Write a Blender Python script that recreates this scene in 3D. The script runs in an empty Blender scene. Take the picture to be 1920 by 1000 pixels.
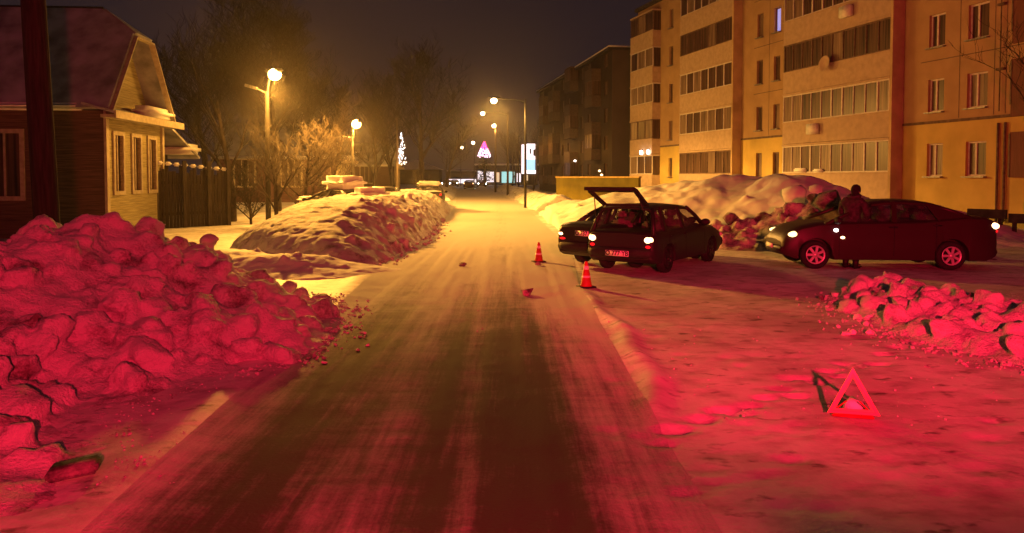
import bpy, bmesh, math, random
import numpy as np
from mathutils import Vector, Matrix, Euler

scn = bpy.context.scene
col = scn.collection
R = math.radians

# ------------------------------------------------------------------ camera
FPX = 1400.0                      # focal length in pixels of a 1920 px wide frame
CAM_H = 1.95
HORIZON = 333.0
PITCH = R(2.15)
PY0 = HORIZON + FPX * math.tan(PITCH)      # picture row of the lens axis (the picture is cropped low)
cam_d = bpy.data.cameras.new('camera')
cam_d.sensor_width = 36.0
cam_d.lens = 36.0 * FPX / 1920.0
cam_d.clip_end = 1500
cam_d.clip_start = 0.05
cam_d.shift_y = -(500 - PY0) / 1920.0
cam = bpy.data.objects.new('camera', cam_d)
col.objects.link(cam)
cam.location = (0, 0, CAM_H)
cam.rotation_euler = (math.pi / 2 - PITCH, 0, 0)
scn.camera = cam

# ------------------------------------------------------------------ world: overcast night sky with a trace of town glow
world = bpy.data.worlds.new('World')
scn.world = world
world.use_nodes = True
wn = world.node_tree
wn.nodes.clear()
wo = wn.nodes.new('ShaderNodeOutputWorld')
wb = wn.nodes.new('ShaderNodeBackground')
wtc = wn.nodes.new('ShaderNodeTexCoord')
wns = wn.nodes.new('ShaderNodeTexNoise')
wns.inputs['Scale'].default_value = 2.2
wns.inputs['Detail'].default_value = 5
wcr = wn.nodes.new('ShaderNodeValToRGB')
wcr.color_ramp.elements[0].position = 0.3
wcr.color_ramp.elements[0].color = (0.0135, 0.0078, 0.0092, 1)
wcr.color_ramp.elements[1].position = 0.75
wcr.color_ramp.elements[1].color = (0.0195, 0.0110, 0.0126, 1)
wn.links.new(wtc.outputs['Generated'], wns.inputs['Vector'])
wn.links.new(wns.outputs['Fac'], wcr.inputs['Fac'])
wn.links.new(wcr.outputs['Color'], wb.inputs['Color'])
wn.links.new(wb.outputs['Background'], wo.inputs['Surface'])
wb.inputs['Strength'].default_value = 1.0

# ------------------------------------------------------------------ exposure
scn.view_settings.view_transform = 'Standard'
scn.view_settings.look = 'None'
scn.view_settings.exposure = 0.3
scn.view_settings.gamma = 1.0
scn.view_settings.use_curve_mapping = False
scn.render.engine = 'CYCLES'
scn.cycles.use_denoising = True
scn.cycles.max_bounces = 6
scn.cycles.diffuse_bounces = 2
scn.cycles.glossy_bounces = 2
scn.cycles.transparent_max_bounces = 12
scn.cycles.volume_bounces = 0
scn.cycles.sample_clamp_indirect = 3.0
scn.cycles.caustics_reflective = False
scn.cycles.caustics_refractive = False

# ------------------------------------------------------------------ the red light of the patrol car the picture is taken from
RED = (1.0, 0.012, 0.048)
def red_beacon(x, y, z, tx, ty, tz, power, size, blend):
    d = bpy.data.lights.new('beacon_light', 'SPOT')
    d.energy = power
    d.color = RED
    d.spot_size = R(size)
    d.spot_blend = blend
    d.shadow_soft_size = 0.10
    o = bpy.data.objects.new('beacon_light', d)
    col.objects.link(o)
    o.location = (x, y, z)
    o.rotation_euler = (Vector((tx, ty, tz)) - Vector((x, y, z))).to_track_quat('-Z', 'Y').to_euler()
    return o
red_beacon(1.35, -2.2, 2.6, 4.2, 13.0, 4.3, 12500, 60, 0.60)
red_beacon(0.75, -2.2, 2.4, -3.9, 7.8, 0.1, 4200, 69, 0.6)

# sodium lamps: a road luminaire throws most of its light out to the sides
SODIUM = (1.0, 0.42, 0.055)
def sodium_light(loc, power, color=SODIUM, radius=0.45, shield=0.10, curve=None):
    d = bpy.data.lights.new('lamp_light', 'POINT')
    d.energy = power
    d.color = color
    d.shadow_soft_size = radius
    d.use_nodes = True
    nt = d.node_tree
    nt.nodes.clear()
    out = nt.nodes.new('ShaderNodeOutputLight')
    em = nt.nodes.new('ShaderNodeEmission')
    tc = nt.nodes.new('ShaderNodeTexCoord')
    sx = nt.nodes.new('ShaderNodeSeparateXYZ')
    mr = nt.nodes.new('ShaderNodeMapRange')
    mr.inputs['From Min'].default_value = -1
    mr.inputs['From Max'].default_value = 1
    cr = nt.nodes.new('ShaderNodeValToRGB')
    el = cr.color_ramp.elements
    pts = curve or LAMP_CURVE
    el[0].position = pts[0][0]; el[0].color = (pts[0][1],) * 3 + (1,)
    el[1].position = pts[-1][0]; el[1].color = (pts[-1][1],) * 3 + (1,)
    for p, v in pts[1:-1]:
        e = el.new(p); e.color = (v, v, v, 1)
    nt.links.new(tc.outputs['Normal'], sx.inputs[0])
    nt.links.new(sx.outputs['Z'], mr.inputs['Value'])
    nt.links.new(mr.outputs['Result'], cr.inputs['Fac'])
    hs = nt.nodes.new('ShaderNodeMapRange')            # house-side shield of the luminaire
    hs.inputs['From Min'].default_value = -.50; hs.inputs['From Max'].default_value = .22
    hs.inputs['To Min'].default_value = shield; hs.inputs['To Max'].default_value = 1.0
    ml = nt.nodes.new('ShaderNodeMath'); ml.operation = 'MULTIPLY'
    nt.links.new(sx.outputs['X'], hs.inputs['Value'])
    nt.links.new(cr.outputs['Color'], ml.inputs[0]); nt.links.new(hs.outputs['Result'], ml.inputs[1])
    nt.links.new(ml.outputs[0], em.inputs['Strength'])
    nt.links.new(em.outputs['Emission'], out.inputs['Surface'])
    o = bpy.data.objects.new('lamp_light', d)
    col.objects.link(o)
    o.location = loc
    return o
# (0 = straight down, 0.5 = level, 1 = straight up)
LAMP_CURVE = [(0.0, 0.22), (0.15, 0.36), (0.24, 0.55), (0.30, 0.90), (0.335, 1.0), (0.362, 0.95), (0.378, 0.85), (0.389, 0.36), (0.400, 0.15), (0.50, 0.22), (0.61, 0.14), (0.72, 0.03), (1.0, 0.008)]
ROAD_CURVE = [(0.0, 0.04), (0.20, 0.08), (0.30, 0.35), (0.345, 0.8), (0.375, 1.0), (0.41, 0.5), (0.45, 0.2), (0.50, 0.12), (0.65, 0.03), (1.0, 0.005)]

# ------------------------------------------------------------------ picture -> place helpers (photo pixels, 1920 x 1000)
CP, SP = math.cos(PITCH), math.sin(PITCH)
def ray(px, py):
    a, b = (px - 960) / FPX, (PY0 - py) / FPX
    return Vector((a, CP + b * SP, -SP + b * CP))
def gp(px, py, z=0.0):
    r = ray(px, py)
    t = (z - CAM_H) / r.z
    return Vector((r.x * t, r.y * t, z))
def at(px, py, Y):
    r = ray(px, py)
    t = Y / r.y
    return Vector((r.x * t, Y, CAM_H + r.z * t))

# ------------------------------------------------------------------ materials
def nodes(m):
    m.use_nodes = True
    nt = m.node_tree
    b = nt.nodes.get('Principled BSDF')
    return nt, b
def setspec(b, v):
    if 'Specular IOR Level' in b.inputs: b.inputs['Specular IOR Level'].default_value = v
def pmat(name, c, rough=0.6, metal=0.0, var=0.15, scale=6.0, bump=0.0, spec=0.4, c2=None, detail=5, stretch=None):
    """plain painted / raw surface with procedural tone variation"""
    m = bpy.data.materials.new(name)
    nt, b = nodes(m)
    L = nt.links.new
    tc = nt.nodes.new('ShaderNodeTexCoord')
    n = nt.nodes.new('ShaderNodeTexNoise')
    n.inputs['Scale'].default_value = scale
    n.inputs['Detail'].default_value = detail
    src = tc.outputs['Object']
    if stretch:
        mp = nt.nodes.new('ShaderNodeMapping')
        mp.inputs['Scale'].default_value = stretch
        L(src, mp.inputs['Vector']); src = mp.outputs['Vector']
    L(src, n.inputs['Vector'])
    cr = nt.nodes.new('ShaderNodeValToRGB')
    if c2 is None: c2 = [max(0, v * (1 - 2 * var)) for v in c]
    cr.color_ramp.elements[0].position = 0.32; cr.color_ramp.elements[0].color = (*c2, 1)
    cr.color_ramp.elements[1].position = 0.66; cr.color_ramp.elements[1].color = (*[min(1, v * (1 + var)) for v in c], 1)
    L(n.outputs['Fac'], cr.inputs['Fac'])
    L(cr.outputs['Color'], b.inputs['Base Color'])
    b.inputs['Roughness'].default_value = rough
    b.inputs['Metallic'].default_value = metal
    setspec(b, spec)
    if bump:
        bp = nt.nodes.new('ShaderNodeBump')
        bp.inputs['Strength'].default_value = bump
        bp.inputs['Distance'].default_value = 0.03
        L(n.outputs['Fac'], bp.inputs['Height'])
        L(bp.outputs['Normal'], b.inputs['Normal'])
    return m
def emat(name, c, s):
    m = bpy.data.materials.new(name)
    nt, b = nodes(m)
    b.inputs['Base Color'].default_value = (*[min(.8, v) for v in c], 1)
    b.inputs['Emission Color'].default_value = (*c, 1)
    b.inputs['Emission Strength'].default_value = s
    return m
def glass(name, tint, alpha=0.35, rough=0.05):
    m = bpy.data.materials.new(name)
    nt, b = nodes(m)
    L = nt.links.new
    out = nt.nodes.get('Material Output')
    tr = nt.nodes.new('ShaderNodeBsdfTransparent'); tr.inputs['Color'].default_value = (*tint, 1)
    gl = nt.nodes.new('ShaderNodeBsdfGlossy'); gl.inputs['Roughness'].default_value = rough
    gl.inputs['Color'].default_value = (.8, .8, .8, 1)
    fr = nt.nodes.new('ShaderNodeFresnel')
    ge = nt.nodes.new('ShaderNodeNewGeometry'); io = nt.nodes.new('ShaderNodeMapRange')   # same reflection from either side of the thin pane
    io.inputs['To Min'].default_value = 1.45; io.inputs['To Max'].default_value = 1 / 1.45
    L(ge.outputs['Backfacing'], io.inputs['Value']); L(io.outputs['Result'], fr.inputs['IOR'])
    mx = nt.nodes.new('ShaderNodeMixShader')
    L(fr.outputs[0], mx.inputs[0]); L(tr.outputs[0], mx.inputs[1]); L(gl.outputs[0], mx.inputs[2])
    # a film of frost / dirt
    df = nt.nodes.new('ShaderNodeBsdfDiffuse'); df.inputs['Color'].default_value = (.35, .34, .33, 1)
    nz = nt.nodes.new('ShaderNodeTexNoise'); nz.inputs['Scale'].default_value = 5
    tc = nt.nodes.new('ShaderNodeTexCoord'); L(tc.outputs['Object'], nz.inputs['Vector'])
    mr = nt.nodes.new('ShaderNodeMapRange'); mr.inputs['From Min'].default_value = .35; mr.inputs['From Max'].default_value = .75
    mr.inputs['To Min'].default_value = 0.02; mr.inputs['To Max'].default_value = alpha
    L(nz.outputs['Fac'], mr.inputs['Value'])
    m2 = nt.nodes.new('ShaderNodeMixShader')
    L(mr.outputs[0], m2.inputs[0]); L(mx.outputs[0], m2.inputs[1]); L(df.outputs[0], m2.inputs[2])
    L(m2.outputs[0], out.inputs['Surface'])
    return m

def snow_mat(name, clean=(0.80, 0.81, 0.83), dirt=(0.22, 0.19, 0.17), dirt_lo=0.55, dirt_hi=0.75, bump=0.6, fine=22, coarse=2.2):
    m = bpy.data.materials.new(name)
    nt, b = nodes(m); L = nt.links.new
    tc = nt.nodes.new('ShaderNodeTexCoord')
    P = nt.nodes.new('ShaderNodeNewGeometry').outputs['Position']
    n1 = nt.nodes.new('ShaderNodeTexNoise'); n1.inputs['Scale'].default_value = coarse; n1.inputs['Detail'].default_value = 8; n1.inputs['Roughness'].default_value = .62
    n2 = nt.nodes.new('ShaderNodeTexNoise'); n2.inputs['Scale'].default_value = fine; n2.inputs['Detail'].default_value = 6; n2.inputs['Roughness'].default_value = .7
    L(P, n1.inputs['Vector']); L(P, n2.inputs['Vector'])
    cr = nt.nodes.new('ShaderNodeValToRGB')
    cr.color_ramp.elements[0].position = dirt_lo; cr.color_ramp.elements[0].color = (*clean, 1)
    cr.color_ramp.elements[1].position = dirt_hi; cr.color_ramp.elements[1].color = (*dirt, 1)
    mxv = nt.nodes.new('ShaderNodeMath'); mxv.operation = 'MULTIPLY_ADD'
    L(n2.outputs['Fac'], mxv.inputs[0]); mxv.inputs[1].default_value = .35
    L(n1.outputs['Fac'], mxv.inputs[2])
    sb = nt.nodes.new('ShaderNodeMath'); sb.operation = 'SUBTRACT'; L(mxv.outputs[0], sb.inputs[0]); sb.inputs[1].default_value = .17
    L(sb.outputs[0], cr.inputs['Fac'])
    L(cr.outputs['Color'], b.inputs['Base Color'])
    b.inputs['Roughness'].default_value = .75
    setspec(b, .25)
    bp = nt.nodes.new('ShaderNodeBump'); bp.inputs['Strength'].default_value = bump; bp.inputs['Distance'].default_value = .05
    L(n2.outputs['Fac'], bp.inputs['Height'])
    L(bp.outputs['Normal'], b.inputs['Normal'])
    return m

M = {}
M['bank'] = snow_mat('bank_snow', bump=1.0, fine=34, dirt_lo=.52, dirt_hi=.70)
M['bank_clean'] = snow_mat('clean_bank_snow', dirt_lo=.62, dirt_hi=.9, dirt=(.4, .38, .36), bump=.35)
M['bank_dirty'] = snow_mat('dirty_bank_snow', clean=(.62, .6, .58), dirt=(.10, .085, .075), dirt_lo=.42, dirt_hi=.62, bump=.8)
M['clod_dirty'] = snow_mat('dirty_clod_snow', clean=(.42, .4, .38), dirt=(.07, .06, .055), dirt_lo=.35, dirt_hi=.6, bump=.8, coarse=3)
M['roof_snow'] = snow_mat('roof_snow', dirt_lo=.7, dirt_hi=1.0, dirt=(.5, .5, .5), bump=.2, fine=14)
M['black'] = pmat('black_rubber', (.015, .015, .016), .8, var=.3, scale=20)
M['dark_metal'] = pmat('dark_metal', (.03, .03, .032), .5, metal=.3, var=.3)
M['galv'] = pmat('galvanised_metal', (.28, .28, .28), .5, metal=.5, var=.25, scale=9)
M['pole_wood'] = pmat('pole_wood', (.06, .048, .042), .9, var=.35, scale=4, bump=.5, stretch=(8, 8, .6))
M['concrete'] = pmat('pole_concrete', (.035, .032, .03), .9, var=.25, scale=5, bump=.3)
M['bark'] = pmat('bark', (.045, .032, .026), .95, var=.4, scale=7, bump=.6)
M['twig'] = pmat('twig_bark', (.012, .008, .007), .9, var=.4, scale=9)
M['frost_twig'] = pmat('frosted_twig', (.10, .085, .075), .8, var=.3, scale=1.7, c2=(.05, .035, .03))
M['interior'] = pmat('car_interior', (.035, .033, .035), .85, var=.3)
M['seat'] = pmat('seat_fabric', (.11, .10, .10), .95, var=.25, scale=12)
M['chrome'] = pmat('hub_silver', (.62, .62, .64), .35, metal=.4, var=.1)
M['white_plastic'] = pmat('white_plastic', (.75, .74, .72), .5, var=.08)
M['plate_white'] = pmat('plate_white', (.88, .88, .88), .45, var=.03)
M['ink'] = pmat('plate_ink', (.015, .015, .02), .6, var=.1)
M['car_glass'] = glass('car_glass', (.75, .77, .76), .22)
M['tint_glass'] = glass('tinted_car_glass', (.55, .54, .53), .12)
M['rear_light'] = emat('rear_light', (1.0, .55, .25), 5)
M['red_lens'] = emat('red_lens', (1.0, .02, .03), .35)
M['head_warm'] = emat('warm_head_light', (1.0, .60, .22), 3.6)
M['white_light'] = emat('white_light', (1.0, .86, .78), 8)
M['sodium'] = emat('sodium_lens', (1.0, .55, .14), 40)
M['far_lamp'] = emat('far_lamp', (1.0, .72, .42), 14)

# ------------------------------------------------------------------ mesh building
class MB:
    def __init__(s): s.v = []; s.f = []; s.sm = []
    def add(s, vs, fs, smooth=False, mat=None):
        n = len(s.v)
        if mat is not None: vs = [mat @ Vector(p) for p in vs]
        s.v += [tuple(p) for p in vs]
        s.f += [tuple(i + n for i in f) for f in fs]
        s.sm += [smooth] * len(fs)
    def box(s, x0, x1, y0, y1, z0, z1, mat=None, bev=0.0):
        if bev:
            b = bmesh.new()
            bmesh.ops.create_cube(b, size=1)
            for v in b.verts:
                v.co = Vector(((x0 + x1) / 2 + v.co.x * (x1 - x0), (y0 + y1) / 2 + v.co.y * (y1 - y0), (z0 + z1) / 2 + v.co.z * (z1 - z0)))
            bmesh.ops.bevel(b, geom=list(b.edges), offset=bev, segments=2, affect='EDGES', clamp_overlap=True)
            b.verts.index_update()
            s.add([v.co.copy() for v in b.verts], [[v.index for v in f.verts] for f in b.faces], True, mat)
            b.free(); return
        vs = [(x0, y0, z0), (x1, y0, z0), (x1, y1, z0), (x0, y1, z0), (x0, y0, z1), (x1, y0, z1), (x1, y1, z1), (x0, y1, z1)]
        s.add(vs, [(0, 3, 2, 1), (4, 5, 6, 7), (0, 1, 5, 4), (1, 2, 6, 5), (2, 3, 7, 6), (3, 0, 4, 7)], False, mat)
    def tube(s, pts, radii, n=8, cap=True, smooth=True, mat=None):
        pts = [Vector(p) for p in pts]
        if not hasattr(radii, '__len__'): radii = [radii] * len(pts)
        vs, fs = [], []
        up = None
        for i, p in enumerate(pts):
            d = (pts[min(i + 1, len(pts) - 1)] - pts[max(i - 1, 0)])
            if d.length < 1e-9: d = Vector((0, 0, 1))
            d.normalize()
            if up is None:
                up = Vector((0, 0, 1)) if abs(d.z) < .9 else Vector((1, 0, 0))
            a = d.cross(up)
            if a.length < 1e-5: a = d.cross(Vector((0, 1, 0)))
            a.normalize(); b = a.cross(d).normalized(); up = b
            for k in range(n):
                t = 2 * math.pi * k / n
                vs.append(p + (a * math.cos(t) + b * math.sin(t)) * radii[i])
        for i in range(len(pts) - 1):
            for k in range(n):
                fs.append((i * n + k, i * n + (k + 1) % n, (i + 1) * n + (k + 1) % n, (i + 1) * n + k))
        if cap:
            fs.append(tuple(range(n))[::-1]); fs.append(tuple((len(pts) - 1) * n + k for k in range(n)))
        s.add(vs, fs, smooth, mat)
    def lathe(s, prof, n=24, mat=None, smooth=True, cap=True):
        vs, fs = [], []
        for r, z in prof:
            for k in range(n):
                t = 2 * math.pi * k / n
                vs.append((r * math.cos(t), r * math.sin(t), z))
        for i in range(len(prof) - 1):
            for k in range(n):
                fs.append((i * n + k, i * n + (k + 1) % n, (i + 1) * n + (k + 1) % n, (i + 1) * n + k))
        if cap: fs.append(tuple(range(n))[::-1]); fs.append(tuple((len(prof) - 1) * n + k for k in range(n)))
        s.add(vs, fs, smooth, mat)
    def prism(s, poly, axis, a, b, mat=None):
        """polygon in the two other axes, extruded along axis from a to b"""
        def P(p, t):
            if axis == 'x': return (t, p[0], p[1])
            if axis == 'y': return (p[0], t, p[1])
            return (p[0], p[1], t)
        n = len(poly)
        vs = [P(p, a) for p in poly] + [P(p, b) for p in poly]
        fs = [tuple(range(n)), tuple(range(n, 2 * n))[::-1]]
        fs += [(i, n + i, n + (i + 1) % n, (i + 1) % n) for i in range(n)]
        s.add(vs, fs, False, mat)
    def quad_slab(s, q, t, mat=None):
        """four corners, thickened by t along the face normal"""
        q = [Vector(p) for p in q]
        nrm = (q[1] - q[0]).cross(q[-1] - q[0]).normalized() * t
        n = len(q)
        vs = q + [p + nrm for p in q]
        fs = [tuple(range(n))[::-1], tuple(range(n, 2 * n))] + [(i, (i + 1) % n, n + (i + 1) % n, n + i) for i in range(n)]
        s.add(vs, fs, False, mat)
    def bar(s, p, q, w, h=None, roll=None):
        """rectangular bar from p to q"""
        p, q = Vector(p), Vector(q); h = h or w
        d = (q - p).normalized()
        up = Vector(roll) if roll else (Vector((0, 0, 1)) if abs(d.z) < .95 else Vector((1, 0, 0)))
        a = d.cross(up).normalized() * (w / 2); b = a.cross(d).normalized() * (h / 2)
        vs = [p - a - b, p + a - b, p + a + b, p - a + b, q - a - b, q + a - b, q + a + b, q - a + b]
        s.add(vs, [(0, 3, 2, 1), (4, 5, 6, 7), (0, 1, 5, 4), (1, 2, 6, 5), (2, 3, 7, 6), (3, 0, 4, 7)])
    def build(s, name, m, parent=None, fix=True):
        me = bpy.data.meshes.new(name)
        me.from_pydata(s.v, [], s.f)
        me.polygons.foreach_set('use_smooth', s.sm)
        if fix:
            b = bmesh.new(); b.from_mesh(me)
            bmesh.ops.recalc_face_normals(b, faces=b.faces)
            b.to_mesh(me); b.free()
        me.update()
        o = bpy.data.objects.new(name, me)
        for mm in (m if isinstance(m, (list, tuple)) else [m]):
            me.materials.append(M[mm] if isinstance(mm, str) else mm)
        col.objects.link(o)
        if parent is not None: o.parent = parent
        return o

def tag(o, label=None, cat=None, group=None, kind=None):
    if label: o['label'] = label
    if cat: o['category'] = cat
    if group: o['group'] = group
    if kind: o['kind'] = kind
    return o
def empty(name, loc=(0, 0, 0), rz=0.0, label=None, cat=None, group=None, scale=1.0):
    o = bpy.data.objects.new(name, None)
    o.empty_display_size = .2
    col.objects.link(o)
    o.location = loc; o.rotation_euler = (0, 0, rz); o.scale = (scale,) * 3
    tag(o, label, cat, group)
    return o
def copy_tree(o, parent=None):
    c = o.copy(); col.objects.link(c)
    if parent is not None: c.parent = parent
    for ch in list(o.children): copy_tree(ch, c)
    return c

# ------------------------------------------------------------------ noise in numpy
def _h(ix, iy, s):
    h = (ix.astype(np.int64) * 374761393 + iy.astype(np.int64) * 668265263 + s * 1442695041) & 0xffffffff
    h = ((h ^ (h >> 13)) * 1274126177) & 0xffffffff
    return ((h ^ (h >> 16)) & 0xffff) / 65535.0
def vnoise(x, y, s=0):
    x = np.asarray(x, float); y = np.asarray(y, float)
    ix, iy = np.floor(x), np.floor(y)
    fx, fy = x - ix, y - iy
    fx = fx * fx * (3 - 2 * fx); fy = fy * fy * (3 - 2 * fy)
    a, b, c, d = _h(ix, iy, s), _h(ix + 1, iy, s), _h(ix, iy + 1, s), _h(ix + 1, iy + 1, s)
    return (a * (1 - fx) + b * fx) * (1 - fy) + (c * (1 - fx) + d * fx) * fy
def fbm(x, y, s=0, o=4, g=.5):
    t, a, n = 0, 1.0, 0
    for k in range(o):
        t = t + a * vnoise(x * 2 ** k + 17.3 * k, y * 2 ** k - 9.1 * k, s + k); n += a; a *= g
    return t / n
def lumps(x, y, s=0):
    """cellular lumps: 1 at a lump's middle, 0 between lumps"""
    ix, iy = np.floor(x), np.floor(y)
    d = np.full(np.shape(x), 9.0)
    for i in (-1, 0, 1):
        for j in (-1, 0, 1):
            cx = ix + i + .15 + .7 * _h(ix + i, iy + j, s); cy = iy + j + .15 + .7 * _h(ix + i, iy + j, s + 7)
            r = .55 + .6 * _h(ix + i, iy + j, s + 13)
            d = np.minimum(d, ((x - cx) ** 2 + (y - cy) ** 2) / r ** 2)
    return np.sqrt(np.clip(1 - d, 0, 1))
def chunky(x, y, s=0):
    """broken ploughed snow: warped blocks of mixed size, with hollows and smooth stretches between"""
    wx = x + .55 * (fbm(x * .9, y * .9, s + 50, 3) - .5) + .16 * (fbm(x * 4, y * 4, s + 51, 2) - .5)
    wy = y + .55 * (fbm(x * .9, y * .9, s + 60, 3) - .5) + .16 * (fbm(x * 4, y * 4, s + 61, 2) - .5)
    a = lumps(wx * 1.05, wy * 1.2, s); b = lumps(wx * 2.3 + 5, wy * 2.0, s + 3); c = lumps(wx * 5.2, wy * 4.6 + 3, s + 5)
    m = sstep(.38, .62, fbm(x * .7 + 9, y * .7, s + 70, 3)); m2 = sstep(.35, .6, fbm(x * 1.3, y * 1.3 + 4, s + 80, 3))
    rid = 1 - np.abs(2 * fbm(x * 1.7, y * 1.7, s + 90, 4, .6) - 1)
    hole = sstep(.62, .74, fbm(x * 1.9 + 3, y * 1.9, s + 95, 3))
    return .25 * a * m + .20 * b * m2 + .09 * c + .28 * (rid - .8) - .10 * hole
def sstep(a, b, x):
    t = np.clip((np.asarray(x, float) - a) / (b - a), 0, 1)
    return t * t * (3 - 2 * t)

# ================================================================== GROUND AND ROAD
def road_l(y): return np.interp(y, [-6, 3, 6, 10, 15, 25, 40, 60, 90, 150, 230], [-2.2, -2.3, -2.42, -2.55, -2.8, -2.9, -3.3, -4.5, -6.6, -10.5, -15.5])
def road_r(y): return np.interp(y, [-6, 3, 6, 13, 20, 40, 60, 90, 150, 230], [1.15, 1.15, 1.15, 1.2, 1.6, 1.15, .25, -1.3, -4.6, -8.6])
rng = np.random.default_rng(7)
prints = []
for k in range(110):                      # foot prints and dents in the packed snow
    px = rng.uniform(1130, 1900); py = rng.uniform(560, 960)
    p = gp(px, py); prints.append((p.x, p.y, rng.uniform(.05, .15), rng.uniform(.04, .11), rng.uniform(.004, .014)))
for k in range(24):                       # one trail of steps crossing towards the triangle
    p = gp(1240 + 22 * k + rng.uniform(-12, 12), 830 - 9 * k + rng.uniform(-14, 14))
    prints.append((p.x, p.y, .13, .06, .032))
def gh(x, y):
    x = np.asarray(x, float); y = np.asarray(y, float)
    near = 1 - sstep(24, 40, y)
    z = .035 * (fbm(x * .5, y * .5, 3, 3) - .5)
    z = z + near * (.022 * (fbm(x * 1.8, y * 1.5, 11, 4) - .5) + .006 * (fbm(x * 8, y * 6, 21, 2) - .5))
    # ridge of snow pushed up along the right side of the lane
    xr = 1.30 + .10 * np.sin(y * .9) + .05 * np.sin(y * 2.7 + 1)
    amp = sstep(5.2, 6.5, y) * (1 - sstep(12.3, 13.5, y))
    z = z + amp * (.055 + .03 * vnoise(x * 3, y * 4, 5)) * np.exp(-((x - xr) / .13) ** 2)
    # ploughed edge on the left of the lane
    xl = road_l(y) - .12
    z = z + .045 * sstep(3, 5, y) * (1 - sstep(14, 18, y)) * np.exp(-((x - xl) / .28) ** 2) * (.6 + .8 * vnoise(x * 2, y * 1.4, 8))
    for a, b, rx, ry, d in prints:
        q = ((x - a) / rx) ** 2 + ((y - b) / ry) ** 2
        z = z - d * np.exp(-q * q) + .12 * d * np.exp(-((np.sqrt(q) - 1.35) / .25) ** 2)
    return z
def grid_mesh(name, xs, ys, zf, m, kind='structure', xf=None):
    X, Y = np.meshgrid(xs, ys)
    if xf is not None: X = xf(X, Y)
    Z = zf(X, Y)
    ny, nx = X.shape
    v = np.stack([X, Y, Z], -1).reshape(-1, 3)
    i = np.arange(nx - 1)[None, :] + nx * np.arange(ny - 1)[:, None]
    f = np.stack([i, i + 1, i + nx + 1, i + nx], -1).reshape(-1, 4)
    me = bpy.data.meshes.new(name)
    me.vertices.add(len(v)); me.vertices.foreach_set('co', v.ravel())
    me.loops.add(f.size); me.loops.foreach_set('vertex_index', f.ravel().astype(np.int32))
    me.polygons.add(len(f)); me.polygons.foreach_set('loop_start', np.arange(0, f.size, 4, dtype=np.int32))
    me.polygons.foreach_set('use_smooth', np.ones(len(f), bool))
    me.update(calc_edges=True); me.validate()
    me.materials.append(M[m] if isinstance(m, str) else m)
    o = bpy.data.objects.new(name, me); col.objects.link(o)
    if kind: o['kind'] = kind
    return o

def ground_material():
    m = bpy.data.materials.new('packed_snow'); nt, b = nodes(m); L = nt.links.new
    P = nt.nodes.new('ShaderNodeNewGeometry').outputs['Position']
    def noise(scale, detail, sc3=(1, 1, 1), rough=.6):
        mp = nt.nodes.new('ShaderNodeMapping'); mp.inputs['Scale'].default_value = sc3; L(P, mp.inputs['Vector'])
        n = nt.nodes.new('ShaderNodeTexNoise'); n.inputs['Scale'].default_value = scale; n.inputs['Detail'].default_value = detail
        n.inputs['Roughness'].default_value = rough; L(mp.outputs[0], n.inputs['Vector']); return n.outputs['Fac']
    big = noise(.8, 6, (1, .7, 1)); mid = noise(3.2, 6, (.7, 1.2, 1)); fine = noise(30, 5)
    c1 = nt.nodes.new('ShaderNodeValToRGB')
    c1.color_ramp.elements[0].position = .36; c1.color_ramp.elements[0].color = (.52, .50, .48, 1)
    c1.color_ramp.elements[1].position = .62; c1.color_ramp.elements[1].color = (.82, .82, .83, 1)
    L(big, c1.inputs['Fac'])
    c2 = nt.nodes.new('ShaderNodeValToRGB')
    c2.color_ramp.elements[0].position = .30; c2.color_ramp.elements[0].color = (.58, .55, .53, 1)
    c2.color_ramp.elements[1].position = .52; c2.color_ramp.elements[1].color = (1, 1, 1, 1)
    L(mid, c2.inputs['Fac'])
    mx = nt.nodes.new('ShaderNodeMixRGB'); mx.blend_type = 'MULTIPLY'; mx.inputs[0].default_value = 1
    L(c1.outputs[0], mx.inputs[1]); L(c2.outputs[0], mx.inputs[2])
    scuff = noise(4.2, 4, (.75, 1.25, 1), .55)           # dirty scuffs and old foot marks trodden into the snow
    c3 = nt.nodes.new('ShaderNodeValToRGB')
    c3.color_ramp.elements[0].position = .60; c3.color_ramp.elements[0].color = (1, 1, 1, 1)
    c3.color_ramp.elements[1].position = .70; c3.color_ramp.elements[1].color = (.36, .33, .31, 1)
    L(scuff, c3.inputs['Fac'])
    m3 = nt.nodes.new('ShaderNodeMixRGB'); m3.blend_type = 'MULTIPLY'; m3.inputs[0].default_value = 1
    L(mx.outputs[0], m3.inputs[1]); L(c3.outputs[0], m3.inputs[2]); L(m3.outputs[0], b.inputs['Base Color'])
    b.inputs['Roughness'].default_value = .6; setspec(b, .3)
    bp = nt.nodes.new('ShaderNodeBump'); bp.inputs['Strength'].default_value = .35; bp.inputs['Distance'].default_value = .03
    ad = nt.nodes.new('ShaderNodeMath'); ad.operation = 'MULTIPLY_ADD'; L(fine, ad.inputs[0]); ad.inputs[1].default_value = .5; L(mid, ad.inputs[2])
    L(ad.outputs[0], bp.inputs['Height']); L(bp.outputs[0], b.inputs['Normal'])
    return m
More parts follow.
